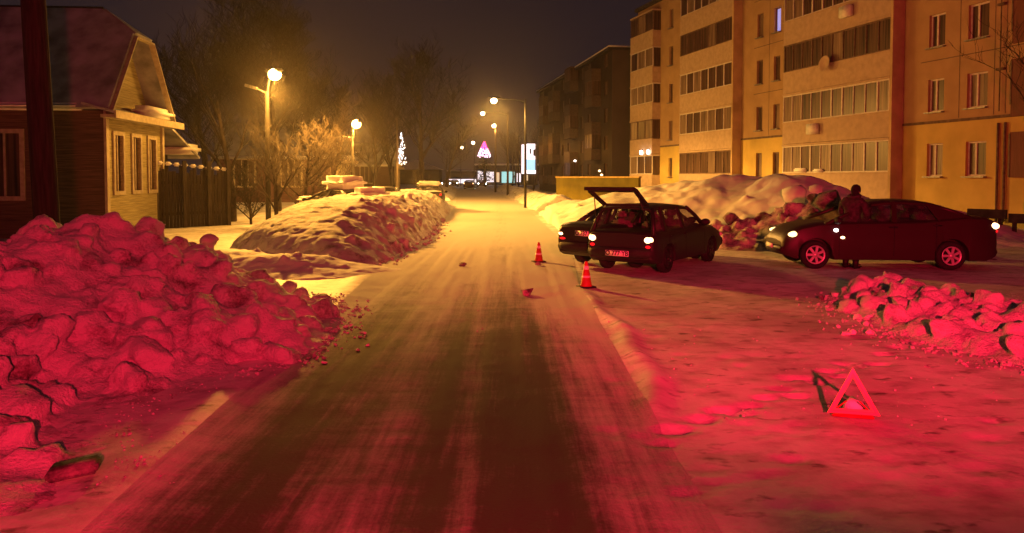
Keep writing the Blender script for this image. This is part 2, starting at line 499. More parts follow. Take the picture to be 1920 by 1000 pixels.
def road_material():
    m = bpy.data.materials.new('icy_asphalt'); nt, b = nodes(m); L = nt.links.new
    P = nt.nodes.new('ShaderNodeNewGeometry').outputs['Position']
    def mth(op, a, bb=None, c=None):
        n = nt.nodes.new('ShaderNodeMath'); n.operation = op
        for i, v in enumerate((a, bb, c)):
            if v is None: continue
            if isinstance(v, (int, float)): n.inputs[i].default_value = v
            else: L(v, n.inputs[i])
        return n.outputs[0]
    def noise(scale, detail, sc3=(1, 1, 1), rough=.6):
        mp = nt.nodes.new('ShaderNodeMapping'); mp.inputs['Scale'].default_value = sc3; L(P, mp.inputs['Vector'])
        n = nt.nodes.new('ShaderNodeTexNoise'); n.inputs['Scale'].default_value = scale; n.inputs['Detail'].default_value = detail
        n.inputs['Roughness'].default_value = rough; L(mp.outputs[0], n.inputs['Vector']); return n.outputs['Fac']
    def rng_(v, a, bb, lo=0, hi=1):
        n = nt.nodes.new('ShaderNodeMapRange'); n.interpolation_type = 'SMOOTHSTEP'
        L(v, n.inputs['Value'])
        for k, q in (('From Min', a), ('From Max', bb), ('To Min', lo), ('To Max', hi)): n.inputs[k].default_value = q
        return n.outputs[0]
    sx = nt.nodes.new('ShaderNodeSeparateXYZ'); L(P, sx.inputs[0]); X, Y = sx.outputs['X'], sx.outputs['Y']
    wob = noise(.45, 3, (1, .5, 1))
    long_ = noise(9, 6, (1, .045, 1), .7)       # streaks the tyres drag along the lane
    patch = noise(1.6, 7, (1, .6, 1), .65)
    cross = noise(2.6, 5, (.35, 2.2, 1), .6)
    fine = noise(38, 5)
    u = mth('ADD', X, mth('MULTIPLY', Y, .022))
    u = mth('ADD', u, mth('MULTIPLY', mth('SUBTRACT', wob, .5), .22))
    # how much snow lies across the lane (0 wheel tracks .. 1 packed snow)
    mr = nt.nodes.new('ShaderNodeMapRange'); L(u, mr.inputs['Value']); mr.inputs['From Min'].default_value = -2.6; mr.inputs['From Max'].default_value = 1.4
    cr = nt.nodes.new('ShaderNodeValToRGB'); cr.color_ramp.interpolation = 'B_SPLINE'
    def pos(x): return (x + 2.6) / 4.0
    pts = [(-2.5, 1.05), (-2.22, .95), (-1.98, .62), (-1.72, .20), (-1.4, .14), (-1.15, .40), (-.85, .58), (-.62, .40), (-.45, .10), (-.33, .18), (-.22, .50), (-.12, .22), (.10, .08), (.48, .08), (.66, .60), (.95, .82), (1.2, .9)]
    el = cr.color_ramp.elements
    el[0].position = pos(pts[0][0]); el[0].color = (pts[0][1],) * 3 + (1,)
    el[1].position = pos(pts[-1][0]); el[1].color = (pts[-1][1],) * 3 + (1,)
    for x, v in pts[1:-1]:
        e = el.new(pos(x)); e.color = (v, v, v, 1)
    L(mr.outputs[0], cr.inputs['Fac'])
    cov = cr.outputs['Color']
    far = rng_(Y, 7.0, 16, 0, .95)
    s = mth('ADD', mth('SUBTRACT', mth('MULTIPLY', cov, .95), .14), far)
    s = mth('ADD', s, mth('MULTIPLY', mth('SUBTRACT', long_, .5), 1.0))
    s = mth('ADD', s, mth('MULTIPLY', mth('SUBTRACT', patch, .5), .75))
    s = mth('ADD', s, mth('MULTIPLY', mth('SUBTRACT', cross, .5), .45))
    s = mth('ADD', s, mth('MULTIPLY', mth('SUBTRACT', fine, .5), .35))
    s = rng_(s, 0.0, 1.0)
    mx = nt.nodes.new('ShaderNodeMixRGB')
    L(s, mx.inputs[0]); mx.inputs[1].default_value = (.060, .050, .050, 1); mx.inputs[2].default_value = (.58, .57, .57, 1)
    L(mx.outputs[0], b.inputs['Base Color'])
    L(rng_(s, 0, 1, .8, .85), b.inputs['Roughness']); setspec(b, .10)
    bp = nt.nodes.new('ShaderNodeBump'); bp.inputs['Strength'].default_value = .5; bp.inputs['Distance'].default_value = .025
    L(mth('ADD', mth('MULTIPLY', fine, .4), s), bp.inputs['Height']); L(bp.outputs[0], b.inputs['Normal'])
    return m
M['ground'] = ground_material()
M['road'] = road_material()

def seq(*parts):
    out = []
    for a, b, st in parts:
        n = max(1, int(round((b - a) / st))); out += [a + (b - a) * k / n for k in range(n)]
    return np.array(out + [parts[-1][1]])
gx = seq((-300, -60, 40), (-60, -12, 4), (-12, -6, .3), (-6, 9.5, .055), (9.5, 16, .3), (16, 60, 4), (60, 300, 40))
gy = seq((-40, 0, 5), (0, 3.6, .4), (3.6, 14, .055), (14, 24, .12), (24, 44, .4), (44, 120, 3), (120, 420, 30))
def ground_z(X, Y):
    inside = sstep(0.02, .35, X - road_l(Y)) * sstep(0.02, .35, road_r(Y) - X) * sstep(-6, -5, Y) * (1 - sstep(225, 230, Y))
    return gh(X, Y) - .07 * inside
grid_mesh('ground', gx, gy, ground_z, 'ground')
ry_ = seq((-6, 3.4, .4), (3.4, 14, .06), (14, 30, .15), (30, 60, .8), (60, 230, 5))
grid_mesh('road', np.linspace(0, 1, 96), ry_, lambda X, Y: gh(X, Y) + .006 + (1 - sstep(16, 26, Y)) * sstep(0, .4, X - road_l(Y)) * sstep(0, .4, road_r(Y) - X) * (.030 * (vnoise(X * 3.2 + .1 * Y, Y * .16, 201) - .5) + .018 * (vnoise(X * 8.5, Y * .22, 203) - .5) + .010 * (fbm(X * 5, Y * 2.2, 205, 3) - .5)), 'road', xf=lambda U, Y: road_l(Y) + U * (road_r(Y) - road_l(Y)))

# ================================================================== SNOW BANKS
def clod_shape(r, seed, n=16, flat=.8, sub=0):
    """an angular block of ploughed snow"""
    g = random.Random(seed)
    b = bmesh.new()
    for k in range(n):
        t, p = g.uniform(0, 2 * math.pi), math.acos(g.uniform(-1, 1))
        q = r * g.uniform(.78, 1.05)
        b.verts.new((q * math.sin(p) * math.cos(t) * g.uniform(.9, 1.2), q * math.sin(p) * math.sin(t), q * math.cos(p) * flat))
    res = bmesh.ops.convex_hull(b, input=list(b.verts))
    bmesh.ops.delete(b, geom=[e for e in res['geom_interior'] if isinstance(e, bmesh.types.BMVert)], context='VERTS')
    b.verts.index_update()
    vs = [v.co.copy() for v in b.verts]; fs = [[v.index for v in f.verts] for f in b.faces]
    b.free()
    return vs, fs
_tex = {}
def cloud_tex(size, depth=3):
    k = (size, depth)
    if k not in _tex:
        t = bpy.data.textures.new('lump_noise', 'CLOUDS'); t.noise_scale = size; t.noise_depth = depth; _tex[k] = t
    return _tex[k]
def bank(name, label, hf, x0, x1, y0, y1, step, m, voxel, clods=(), disp=((.35, .10), (.09, .04)), cat='snow bank', seed=1):
    """one closed body of ploughed snow: a height field with blocks welded into it"""
    xs = np.arange(x0, x1 + step, step); ys = np.arange(y0, y1 + step, step)
    X, Y = np.meshgrid(xs, ys); Z = np.maximum(hf(X, Y), -.16)
    ny, nx = X.shape
    top = np.stack([X, Y, Z], -1).reshape(-1, 3); bot = np.stack([X, Y, np.full_like(Z, -.35)], -1).reshape(-1, 3)
    mb = MB(); N = nx * ny
    mb.v = [tuple(p) for p in top] + [tuple(p) for p in bot]
    for j in range(ny - 1):
        for i in range(nx - 1):
            a = j * nx + i
            mb.f.append((a, a + 1, a + nx + 1, a + nx)); mb.f.append((N + a, N + a + nx, N + a + nx + 1, N + a + 1))
    per = [i for i in range(nx)] + [j * nx + nx - 1 for j in range(1, ny)] + [(ny - 1) * nx + i for i in range(nx - 2, -1, -1)] + [j * nx for j in range(ny - 2, 0, -1)]
    for k in range(len(per)):
        a, b = per[k], per[(k + 1) % len(per)]
        mb.f.append((a, N + a, N + b, b))
    mb.sm = [True] * len(mb.f)
    g = random.Random(seed)
    for (cx, cy, cz, r) in clods:
        vs, fs = clod_shape(r, g.randrange(10 ** 6), n=g.randint(12, 26), flat=g.uniform(.6, .95))
        rot = Euler((g.uniform(-.6, .6), g.uniform(-.6, .6), g.uniform(0, 6.3))).to_matrix().to_4x4()
        mb.add(vs, fs, True, Matrix.Translation((cx, cy, cz)) @ rot)
    o = mb.build(name, m)
    r_ = o.modifiers.new('weld', 'REMESH'); r_.mode = 'VOXEL'; r_.voxel_size = voxel; r_.use_smooth_shade = True
    for sz, st in disp:
        d = o.modifiers.new('crumble', 'DISPLACE'); d.texture = cloud_tex(sz); d.texture_coords = 'GLOBAL'; d.strength = st; d.mid_level = .5
    tag(o, label, cat)
    return o
def scatter(hf, n, box, rmin, rmax, seed, tmin=.03, bias=2.0, sink=.25):
    g = random.Random(seed); out = []
    while len(out) < n:
        x, y = g.uniform(box[0], box[1]), g.uniform(box[2], box[3])
        h = float(hf(np.array([x]), np.array([y]))[0])
        if h < tmin: continue
        r = rmin + (rmax - rmin) * g.random() ** bias
        out.append((x, y, h + r * (.45 - sink * g.random() * 2), r))
    return out

# -- big bank on the near left
def left_edge(y): return np.interp(y, [3.4, 4.3, 4.8, 5.3, 5.8, 6.4, 7.0, 7.8, 9.5, 11.2, 12.2, 13.0, 13.8, 14.6], [-3.0, -2.6, -2.5, -2.75, -3.15, -3.2, -2.8, -2.25, -2.25, -2.55, -3.2, -4.4, -6.2, -9])
def h_left(x, y):
    t = left_edge(y) - x + .5 * (fbm(x * 1.1, y * 1.1, 31, 3) - .5)
    tp = np.clip(t, 0, None)
    h = 1.46 * (1 - np.exp(-(tp / 2.6) ** 2.1)) * (.76 + .46 * fbm(x * .6, y * .6, 33, 3)) * np.interp(x, [-9, -6.8, -5.2], [.27, .42, .95])
    h = h * (.36 + .64 * sstep(5.4, 8.5, y))
    h = h + np.minimum(1, tp * 1.3) * (.28 + .72 * sstep(5, 7.8, y)) * (.72 * chunky(x, y, 41) - .10)
    return np.where(t > 0, h, -.16)
bank('snow_bank', 'large rough snow bank glowing red along the left roadside, nearest the viewer', h_left, -9.5, -2.0, 3.4, 14.6, .05, 'bank', .036,
     scatter(h_left, 1150, (-8, -2.1, 3.6, 13.6), .035, .27, 5, bias=2.3, sink=.26), disp=((.16, .05), (.05, .045)), seed=3)
# -- low smooth pile in the drive, in the shade of the next bank
def h_low(x, y):
    q = ((x + 4.9) / 2.0) ** 2 + ((y - 15.6) / 1.0) ** 2
    q2 = ((x + 6.9) / 2.4) ** 2 + ((y - 17.2) / 1.4) ** 2
    h = .42 * np.exp(-q * 1.1) - .09 + .10 * fbm(x * 1.6, y * 1.6, 51, 3)
    h2 = .36 * np.exp(-q2 * 1.1) - .09 + .08 * fbm(x * 1.6, y * 1.6, 52, 3)
    return np.where(np.minimum(q, q2) < 2.1, np.maximum(h, h2) - .03, -.16)
bank('snow_bank', 'low smooth snow pile in purple shade across the driveway on the left', h_low, -10, -1.6, 13.8, 20.0, .08, 'bank_clean', .06,
     scatter(h_low, 26, (-8.5, -2.8, 14.6, 18.5), .05, .12, 9, tmin=.1), disp=((.4, .08), (.12, .03)))
# -- long yellow lit bank under the street lamp
def mid_edge(y): return np.interp(y, [15.6, 16.4, 18, 23, 30, 36, 42, 50, 56], [-3.6, -3.0, -2.85, -2.75, -2.95, -3.15, -3.5, -4.2, -5.0])
def mid_front(x): return np.interp(x, [-10, -8.5, -7.0, -5.5, -4.2, -3.4, -2.7], [25, 21.5, 18.8, 17.2, 16.1, 15.7, 15.8])
def h_mid(x, y):
    t = mid_edge(y) - x; f = (y - mid_front(x)); bk = x + 7.7
    w = np.minimum(np.minimum(t / 1.5, f / 1.0), np.minimum(bk / .9, (55 - y) / 6)) + .25 * (fbm(x * .9, y * .9, 61, 3) - .5)
    wp = np.clip(w, 0, 1.6)
    h = 1.27 * (1 - np.exp(-wp ** 1.2 * 1.9)) * (.86 + .22 * fbm(x * .45, y * .45, 63, 3)) * np.interp(y - mid_front(x), [0, 1.0, 4, 14], [.50, .60, 1.0, 1.05])
    rough = sstep(2.6, 1.2, t) * np.minimum(1, wp * 3) * (.30 + .70 * sstep(2, 7, f))
    h = h + rough * (.55 * chunky(x, y, 71) - .04)
    return np.where(w > 0, h, -.16)
def mid_slope(x, y): return np.where((mid_edge(y) - x < 1.7) & (y > mid_front(x) + 1.5), h_mid(x, y), 0)
bank('snow_bank', 'long ploughed snow bank lit bright yellow beside the lane, under the lamps', h_mid, -10, -2.5, 15.6, 56, .12, 'bank', .075,
     scatter(mid_slope, 260, (-4.9, -2.75, 16.4, 42), .05, .18, 15, bias=2.2), disp=((.45, .13), (.14, .07)))
# -- far left bank
def h_farl(x, y):
    c = road_l(y) - 2.3
    w = 1 - np.abs(x - c) / 2.0
    return np.where(w > 0, 1.05 * np.clip(w, 0, 1) ** .7 * (.55 + .7 * fbm(x * .5, y * .3, 81, 3)), -.16)
bank('snow_bank', 'distant low snow bank along the left kerb beyond the parked cars', h_farl, -16, -5, 62, 130, .5, 'bank', .25, disp=((.8, .25),))
# -- heap behind the two hatchbacks
def h_heap(x, y):
    def g(cx, cy, rx, ry, H): return H * np.exp(-(((x - cx) / rx) ** 2 + ((y - cy) / ry) ** 2))
    h = np.cbrt(sum(q ** 3 for q in [g(6.6, 31, 3.6, 4.6, 1.82), g(9.4, 29.5, 2.7, 4.2, 1.85), g(11.4, 27.5, 2.4, 3.8, 2.0), g(3.2, 34.5, 2.5, 4.6, 1.12), g(13.5, 25.5, 2.6, 3.0, 1.5), g(5, 33, 3, 4, 1.2), g(8, 30, 2.5, 4, 1.5), g(10.5, 28.3, 2, 4, 1.6)]))
    h = h * (.56 + .55 * fbm(x * .5, y * .5, 91, 5)) + .16 * chunky(x * .8, y * .8, 92) - .12
    return np.where(x > road_r(y) + .3, h, -.16)
bank('snow_bank', 'tall pale snow heap in front of the apartment block, behind the dark cars', h_heap, .8, 17.5, 19.5, 43, .14, 'bank_clean', .085,
     scatter(h_heap, 26, (2, 15, 23, 34), .06, .24, 19, tmin=.3, bias=3), disp=((.9, .12), (.2, .04)))
# -- dirty rubble at its foot
def h_rub(x, y):
    c = np.interp(x, [5.2, 6, 7.2, 8.3, 9.8, 11.5], [21.8, 21.4, 20.8, 20.0, 19.4, 19.0])
    H = np.interp(x, [5.0, 5.6, 6.4, 7.3, 8.3, 9.6, 11.6], [0, .35, .62, .95, 1.35, 1.25, 0])
    w = np.clip(1 - np.abs(y - c) / 1.7, 0, 1)
    h = H * w ** .8 * (.75 + .5 * fbm(x * 1.1, y * 1.1, 95, 3)) + .18 * w * lumps(x * 1.8, y * 1.8, 96) - .06
    return np.where(w > 0, h, -.16)
bank('snow_bank', 'dirty broken snow bank of dark blocks between the hatchback and the saloon', h_rub, 5, 11.8, 17.2, 23.6, .09, 'bank_dirty', .055,
     scatter(h_rub, 230, (5.3, 11, 18, 22.5), .06, .27, 29, tmin=.08, bias=1.7), disp=((.3, .12), (.1, .06)))
# -- bank on the right, near the triangle
def rf_edge(y): return np.interp(y, [6.2, 7.0, 7.6, 8.6, 9.6, 10.6, 11.6, 12.4, 13], [6.6, 5.7, 5.2, 4.85, 4.75, 4.8, 5.0, 5.5, 6.8])
def h_rf(x, y):
    t = x - rf_edge(y) + .3 * (fbm(x * 1.4, y * 1.4, 101, 3) - .5)
    tp = np.clip(t, 0, None)
    h = .24 * (1 - np.exp(-(tp / .75) ** 1.4)) * (.7 + .6 * fbm(x * .8, y * .8, 103, 3))
    h = h + np.minimum(1, tp * 2.2) * (.55 * chunky(x * 1.3, y * 1.3, 105) - .02)
    h = h * sstep(-.1, .8, np.interp(y, [6.5, 7, 8, 9.9, 11, 12.6], [8.4, 8.1, 7.7, 7.2, 6.9, 6.6]) - x)
    return np.where(t > 0, h - .01, -.16)
bank('snow_bank', 'low bank of rounded red lit snow clods at right, beyond the warning triangle', h_rf, 4.4, 10.5, 6.2, 13, .05, 'bank', .032,
     scatter(h_rf, 260, (4.7, 9.5, 6.8, 12.3), .05, .21, 37, tmin=.03, bias=1.7, sink=.4), disp=((.2, .06), (.06, .045)))
# -- right kerb far along the street
def h_farr(x, y):
    c = road_r(y) + 1.9
    w = 1 - np.abs(x - c) / 1.6
    return np.where(w > 0, .85 * np.clip(w, 0, 1) ** .7 * (.45 + .9 * fbm(x * .6, y * .3, 111, 3)), -.16)
bank('snow_bank', 'distant snow bank along the right kerb below the lit sign and poles', h_farr, -4, 4.6, 44, 120, .4, 'bank', .2, disp=((.7, .22),))

# crumbs of broken snow strewn along the feet of the banks
g = random.Random(123); mb = MB()
def crumb(x, y, r):
    z = float(gh(np.array([x]), np.array([y]))[0])
    vs, fs = clod_shape(r, g.randrange(10 ** 6), n=9, flat=.75); mb.add(vs, fs, False, Matrix.Translation((x, y, z + r * .4)))
for k in range(620):
    y = 4.4 + 8.4 * g.random(); x = float(left_edge(y)) + abs(g.gauss(0, .22)) - .10; crumb(x, y, (.010 + .030 * g.random() ** 2.5) * (.45 if y < 7 else 1))
for k in range(420):
    y = 6.6 + 6.0 * g.random(); x = float(rf_edge(y)) - abs(g.gauss(0, .30)) + .06; crumb(x, y, .010 + .032 * g.random() ** 2.5)
for k in range(260):
    y = 16 + 16 * g.random(); x = float(mid_edge(y)) + abs(g.gauss(0, .25)) - .1; crumb(x, y, .02 + .05 * g.random() ** 2)
for k in range(260):
    p_ = gp(g.uniform(700, 1900), g.uniform(530, 800))
    if p_.y > 9 or p_.x > 1.5: crumb(p_.x, p_.y, .006 + .012 * g.random() ** 2)
o = mb.build('snow_crumbs', 'bank'); tag(o, 'fine crumbs of broken snow strewn along the feet of the banks', None, None, 'stuff')

# loose clods lying on the packed snow
g = random.Random(77)
def clod(px, py, r, label, m='bank_clean', group=None, z=0):
    p = gp(px, py)
    mb = MB(); vs, fs = clod_shape(r, g.randrange(10 ** 6), n=18, flat=.75); mb.add(vs, fs, False)
    o = mb.build('snow_clod', m); zz = float(gh(np.array([p.x]), np.array([p.y]))[0])
    o.location = (p.x, p.y, zz + z + r * .45); o.rotation_euler = (g.uniform(-.3, .3), g.uniform(-.3, .3), g.uniform(0, 6))
    tag(o, label, 'snow clod', group); return o
for k in range(16):
    clod(g.uniform(640, 690), g.uniform(560, 660), g.uniform(.018, .035), 'small loose snow clod fallen beside the left edge of the lane', group='loose clods along the left lane edge')
for k in range(14):
    clod(g.uniform(1565, 1640), g.uniform(555, 640), g.uniform(.03, .08), 'small snow clod fallen in front of the right snow bank', group='loose clods before the right bank')
clod(988, 553, .13, 'dark lump of dirty snow alone in the middle of the lane', 'clod_dirty')
clod(866, 499, .10, 'tiny dark clod on the bright lane, left of the far cone', 'clod_dirty')
clod(1541, 563, .07, 'tiny dark clod on orange snow left of the right snow bank', 'clod_dirty')
clod(1009, 498, .08, 'tiny dark clod just below the far traffic cone', 'clod_dirty')
# dark slab in place of the shaded hollow under the near bank's lowest block
mb = MB(); mb.box(-.15, .15, -.08, .10, 0, .07, bev=.02)
o = mb.build('shade_slab', 'clod_dirty'); p = gp(140, 900); o.location = (p.x, p.y, .035); o.rotation_euler = (.08, -.12, .3)
tag(o, 'dark slab standing in for the shaded hollow below the near red bank', 'dark slab')
# blocks on the heap
for (px, py, Y, r, lb) in ((1492, 366, 25.5, .46, 'big rounded snow block perched on the slope of the pale heap'), (1475, 343, 27.5, .34, 'grey snow block on top of the heap below the balcony'), (1530, 357, 26, .30, 'flat purple grey snow block on the heap right of the big one'), (1555, 378, 19.2, .42, 'dark upright slab of dirty snow on top of the rubble bank'), (1368, 410, 21.2, .26, 'dark dirty block at the left end of the rubble bank')):
    p = at(px, py, Y); mb = MB(); vs, fs = clod_shape(r, int(px), n=20, flat=.8); mb.add(vs, fs, True)
    o = mb.build('snow_block', 'clod_dirty' if 'dark' in lb else 'bank_clean'); o.location = p
    if 'big' in lb:
        pass
    tag(o, lb, 'snow block')

# ================================================================== BUILDINGS
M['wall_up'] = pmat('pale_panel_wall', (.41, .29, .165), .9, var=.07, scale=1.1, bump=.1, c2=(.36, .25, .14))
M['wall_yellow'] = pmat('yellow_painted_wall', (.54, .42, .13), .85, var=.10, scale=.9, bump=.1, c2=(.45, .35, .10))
M['wall_brick'] = pmat('ochre_brick_panel', (.50, .39, .23), .9, var=.12, scale=1.1, bump=.2)
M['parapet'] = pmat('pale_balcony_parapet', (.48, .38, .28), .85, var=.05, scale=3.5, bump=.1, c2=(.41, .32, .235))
M['joint'] = pmat('dark_panel_joint', (.16, .12, .09), .95, var=.2)
M['win_frame'] = pmat('white_window_frame', (.62, .60, .57), .6, var=.08)
M['win_dark'] = pmat('dark_window_frame', (.16, .11, .09), .7, var=.2)
M['pane'] = pmat('dark_window_pane', (.09, .055, .04), .35, var=.5, scale=1.5, spec=.3, stretch=(7, 7, .25), c2=(.018, .013, .012))
M['pane_curtain'] = pmat('curtained_window_pane', (.22, .16, .12), .4, var=.4, scale=2.0, spec=.3, stretch=(9, 9, .2), c2=(.05, .035, .03))
M['pane_lit'] = emat('lit_blue_pane', (.36, .40, 1.0), .55)
M['pane_dim'] = emat('dim_lit_pane', (1.0, .55, .25), .05)
M['loggia'] = pmat('dark_red_loggia_cladding', (.16, .055, .045), .7, var=.15, stretch=(9, 9, .3))
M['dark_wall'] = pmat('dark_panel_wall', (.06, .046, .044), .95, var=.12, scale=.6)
M['dark_parapet'] = pmat('dark_block_parapet', (.12, .09, .08), .9, var=.15)
M['bitumen'] = pmat('roof_felt', (.06, .055, .055), .95, var=.2)

def wall_grid(mb, u0, u1, w0, w1, ops, v=0.0, depth=.2):
    us = sorted({u0, u1, *[o[0] for o in ops], *[o[1] for o in ops]}); us = [u for u in us if u0 <= u <= u1]
    ws = sorted({w0, w1, *[o[2] for o in ops], *[o[3] for o in ops]}); ws = [w for w in ws if w0 <= w <= w1]
    for i in range(len(us) - 1):
        for j in range(len(ws) - 1):
            cu, cw = (us[i] + us[i + 1]) / 2, (ws[j] + ws[j + 1]) / 2
            if any(a < cu < b and c < cw < d for a, b, c, d in ops): continue
            mb.add([(us[i], v, ws[j]), (us[i + 1], v, ws[j]), (us[i + 1], v, ws[j + 1]), (us[i], v, ws[j + 1])], [(0, 1, 2, 3)])
    for a, b, c, d in ops:
        if a < u0 or b > u1 or c < w0 or d > w1: continue
        mb.add([(a, v, c), (b, v, c), (b, v, d), (a, v, d), (a, v - depth, c), (b, v - depth, c), (b, v - depth, d), (a, v - depth, d)],
               [(0, 4, 5, 1), (1, 5, 6, 2), (2, 6, 7, 3), (3, 7, 4, 0)])

def facade_frame(p0, p1):
    """local x runs from p0 to p1, local y points at the street"""
    d = Vector((p1[0] - p0[0], p1[1] - p0[1])); d.normalize()
    return math.atan2(d.y, d.x), d
def window(root, a, b, c, d, v, frame='win_frame', pane='pane', lab=None, mull=.62, sill=True):
    mb = MB(); f = .07; dp = .06
    mb.box(a, b, v - dp, v, c, c + f); mb.box(a, b, v - dp, v, d - f, d)
    mb.box(a, a + f, v - dp, v, c + f, d - f); mb.box(b - f, b, v - dp, v, c + f, d - f)
    if mull:
        x = a + (b - a) * mull; mb.box(x - f * .6, x + f * .6, v - dp, v, c + f, d - f)
    o = mb.build('window', frame, root)
    if lab: o['label'] = lab
    p = MB(); p.add([(a + .03, v - .04, c + .03), (b - .03, v - .04, c + .03), (b - .03, v - .04, d - .03), (a + .03, v - .04, d - .03)], [(0, 1, 2, 3)])
    p.build('pane', pane, o)
    if sill:
        s = MB(); s.box(a - .05, b + .05, v - .06, v + .30, c - .06, c - .004); s.build('sill', 'galv', o)
    return o

# ---- pale five storey block along the right
A0, A1 = Vector((20.16, 26.0)), Vector((20.16 - .266 * 30, 56.0))
rzA, dA = facade_frame(A0, A1)
nA = Vector((-dA.y, dA.x))
def uA(px, v=0.0):
    k = (px - 960) / FPX * CP
    b = A0 + nA * v
    # b.x + u d.x = k (b.y + u d.y)
    return (k * b.y - b.x) / (dA.x - k * dA.y)
apt = empty('apartment_building', (A0.x, A0.y, 0), rzA, 'pale five storey apartment block with yellow ground floor and glazed balconies along the street', 'building')
FL, Z0 = 2.8, 1.15
NF = 5
TOP = Z0 + FL * NF + .45
u_end = uA(1195)
wins = []      # (centre px, width, kind)
for pxc, wd in ((1832, .98), (1755, .86), (1457, .62), (1425, .62), (1259, .6)):
    uc = uA(pxc, -.1)
    for f in range(NF): wins.append((uc - wd / 2, uc + wd / 2, Z0 + FL * f + .85, Z0 + FL * f + 2.28, pxc, f))
bal = []       # balcony spans in u
for a, b in ((1665, 1466), (1370, 1273)):
    bal.append((uA(a, .62), uA(b, .62), .62))
bal.append((uA(1222, .7), u_end - .02, .7))
log = (-6.0, uA(1896), .12)
ops = [w[:4] for w in wins]
split = 4.35
mb = MB(); wall_grid(mb, -6.5, u_end, split + .06, TOP, [o for o in ops if o[2] > split])
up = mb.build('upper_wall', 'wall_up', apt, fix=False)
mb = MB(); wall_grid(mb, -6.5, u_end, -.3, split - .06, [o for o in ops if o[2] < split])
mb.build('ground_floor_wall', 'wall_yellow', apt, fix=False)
mb = MB(); mb.box(-6.5, u_end, -.30, .035, split - .06, split + .06); mb.build('string_course', 'joint', apt)
mb = MB(); mb.box(u_end, u_end + .06, -12, -.004, -.3, TOP); mb.box(-6.56, -6.5, -12, -.004, -.3, TOP); mb.box(-6.5, u_end, -12, -11.9, -.3, TOP)
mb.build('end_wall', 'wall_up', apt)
mb = MB(); mb.box(-6.7, u_end + .2, -12.2, .25, TOP, TOP + .28); mb.build('roof', 'bitumen', apt)
# solid side walls of the two balcony bays, full height
for ua, ub, v in bal[:2]:
    mb = MB()
    for f in range(NF): mb.box(ua - .16, ua - .004, .004, v + .02, Z0 + FL * f + .03, Z0 + FL * (f + 1) - .03)
    mb.box(ua - .16, ua - .004, .004, v + .02, -.3, Z0 - .03)
    mb.box(ua - .15, ua - .004, .004, v + .005, -.3, TOP - .01)
    mb.build('bay_side_wall', 'wall_brick', apt)
# seams of the panels
mb = MB()
for f in range(1, NF + 1):
    z = Z0 + FL * f + .28
    if abs(z - split) < .3: continue
    mb.box(-6.4, uA(1722) - .02, .002, .008, z - .018, z + .018)
    mb.box(uA(1466) + .02, uA(1411) - .02, .002, .008, z - .018, z + .018)
for px in (1795, 1860, 1882, 1440):
    mb.box(uA(px) - .015, uA(px) + .015, .003, .009, split + .1, TOP - .05)
mb.build('panel_seam', 'joint', apt)
mb = MB()
for px in (1872, 1885):
    mb.tube([(uA(px), .07, .2), (uA(px), .07, 4.1)], .05, 8)
mb.build('drain_pipe', 'joint', apt)
mb = MB(); u1_ = uA(1874); mb.tube([(u1_, .10, split + .2), (u1_, .10, TOP - .4)], .025, 6)
for f in range(5): mb.box(u1_ - .16, u1_ + .16, .02, .14, split + 1.8 + FL * f * .9, split + 1.9 + FL * f * .9)
mb.build('aerial_cable', 'joint', apt)
for a, b, c, d, pxc, f in wins:
    pane = 'pane'
    if pxc == 1457 and f == 3: pane = 'pane_lit'
    elif (pxc + f) % 3 == 0: pane = 'pane_curtain'
    window(apt, a, b, c, d, -.12, 'win_frame' if pxc > 1500 else 'win_dark', pane, 'lit blue window' if pane == 'pane_lit' else None, mull=.60 if pxc > 1500 else 0)
g = random.Random(5)
def balcony(root, ua, ub, v, z, par, frame='win_frame', npan=9, glz=True, seed=0, canopy=False):
    r = random.Random(seed)
    mb = MB()
    t = .09
    mb.box(ua, ub, .004, v, z - .16, z)                                   # slab
    mb.box(ua, ub, v - t, v, z + .002, z + .98); mb.box(ua, ua + t, .004, v - t - .002, z + .002, z + .98); mb.box(ub - t, ub, .004, v - t - .002, z + .002, z + .98)
    mb.box(ua - .02, ub + .02, v - t - .02, v + .03, z + .982, z + 1.03)
    o = mb.build('balcony', par, root)
    if glz:
        fm = MB(); z0, z1 = z + 1.034, z + 2.52
        fm.box(ua, ub, v - t, v - .02, z0, z0 + .06); fm.box(ua, ub, v - t, v - .02, z1 - .07, z1)
        xs = [ua + (ub - ua) * k / npan for k in range(npan + 1)]
        for k, x in enumerate(xs):
            w = .05 if r.random() < .7 else .09
            x = min(max(x, ua + w / 2), ub - w / 2)
            fm.box(x - w / 2, x + w / 2, v - t - .003, v - .017, z0 + .062, z1 - .072)
        for uu in (ua, ub - .05):
            fm.box(uu, uu + .05, .01, v - t - .006, z1 - .07, z1)
        fm.build('glazing_frame', frame, o)
        for k in range(npan):
            p = MB(); a, b = xs[k] + .02, xs[k + 1] - .02
            p.add([(a, v - .06, z0 + .04), (b, v - .06, z0 + .04), (b, v - .06, z1 - .05), (a, v - .06, z1 - .05)], [(0, 1, 2, 3)])
            p.build('pane', 'pane_curtain' if r.random() < .35 else 'pane', o)
        for uu in (ua + .03, ub - .03):
            p = MB(); p.add([(uu, .01, z0), (uu, v - t, z0), (uu, v - t, z1), (uu, .01, z1)], [(0, 1, 2, 3)]); p.build('pane', 'pane', o)
        cn = MB(); cn.box(ua - .02, ub + .02, .004, v + .04, z1 + .002, z1 + .10); cn.build('canopy', par, o)
    return o
k = 0
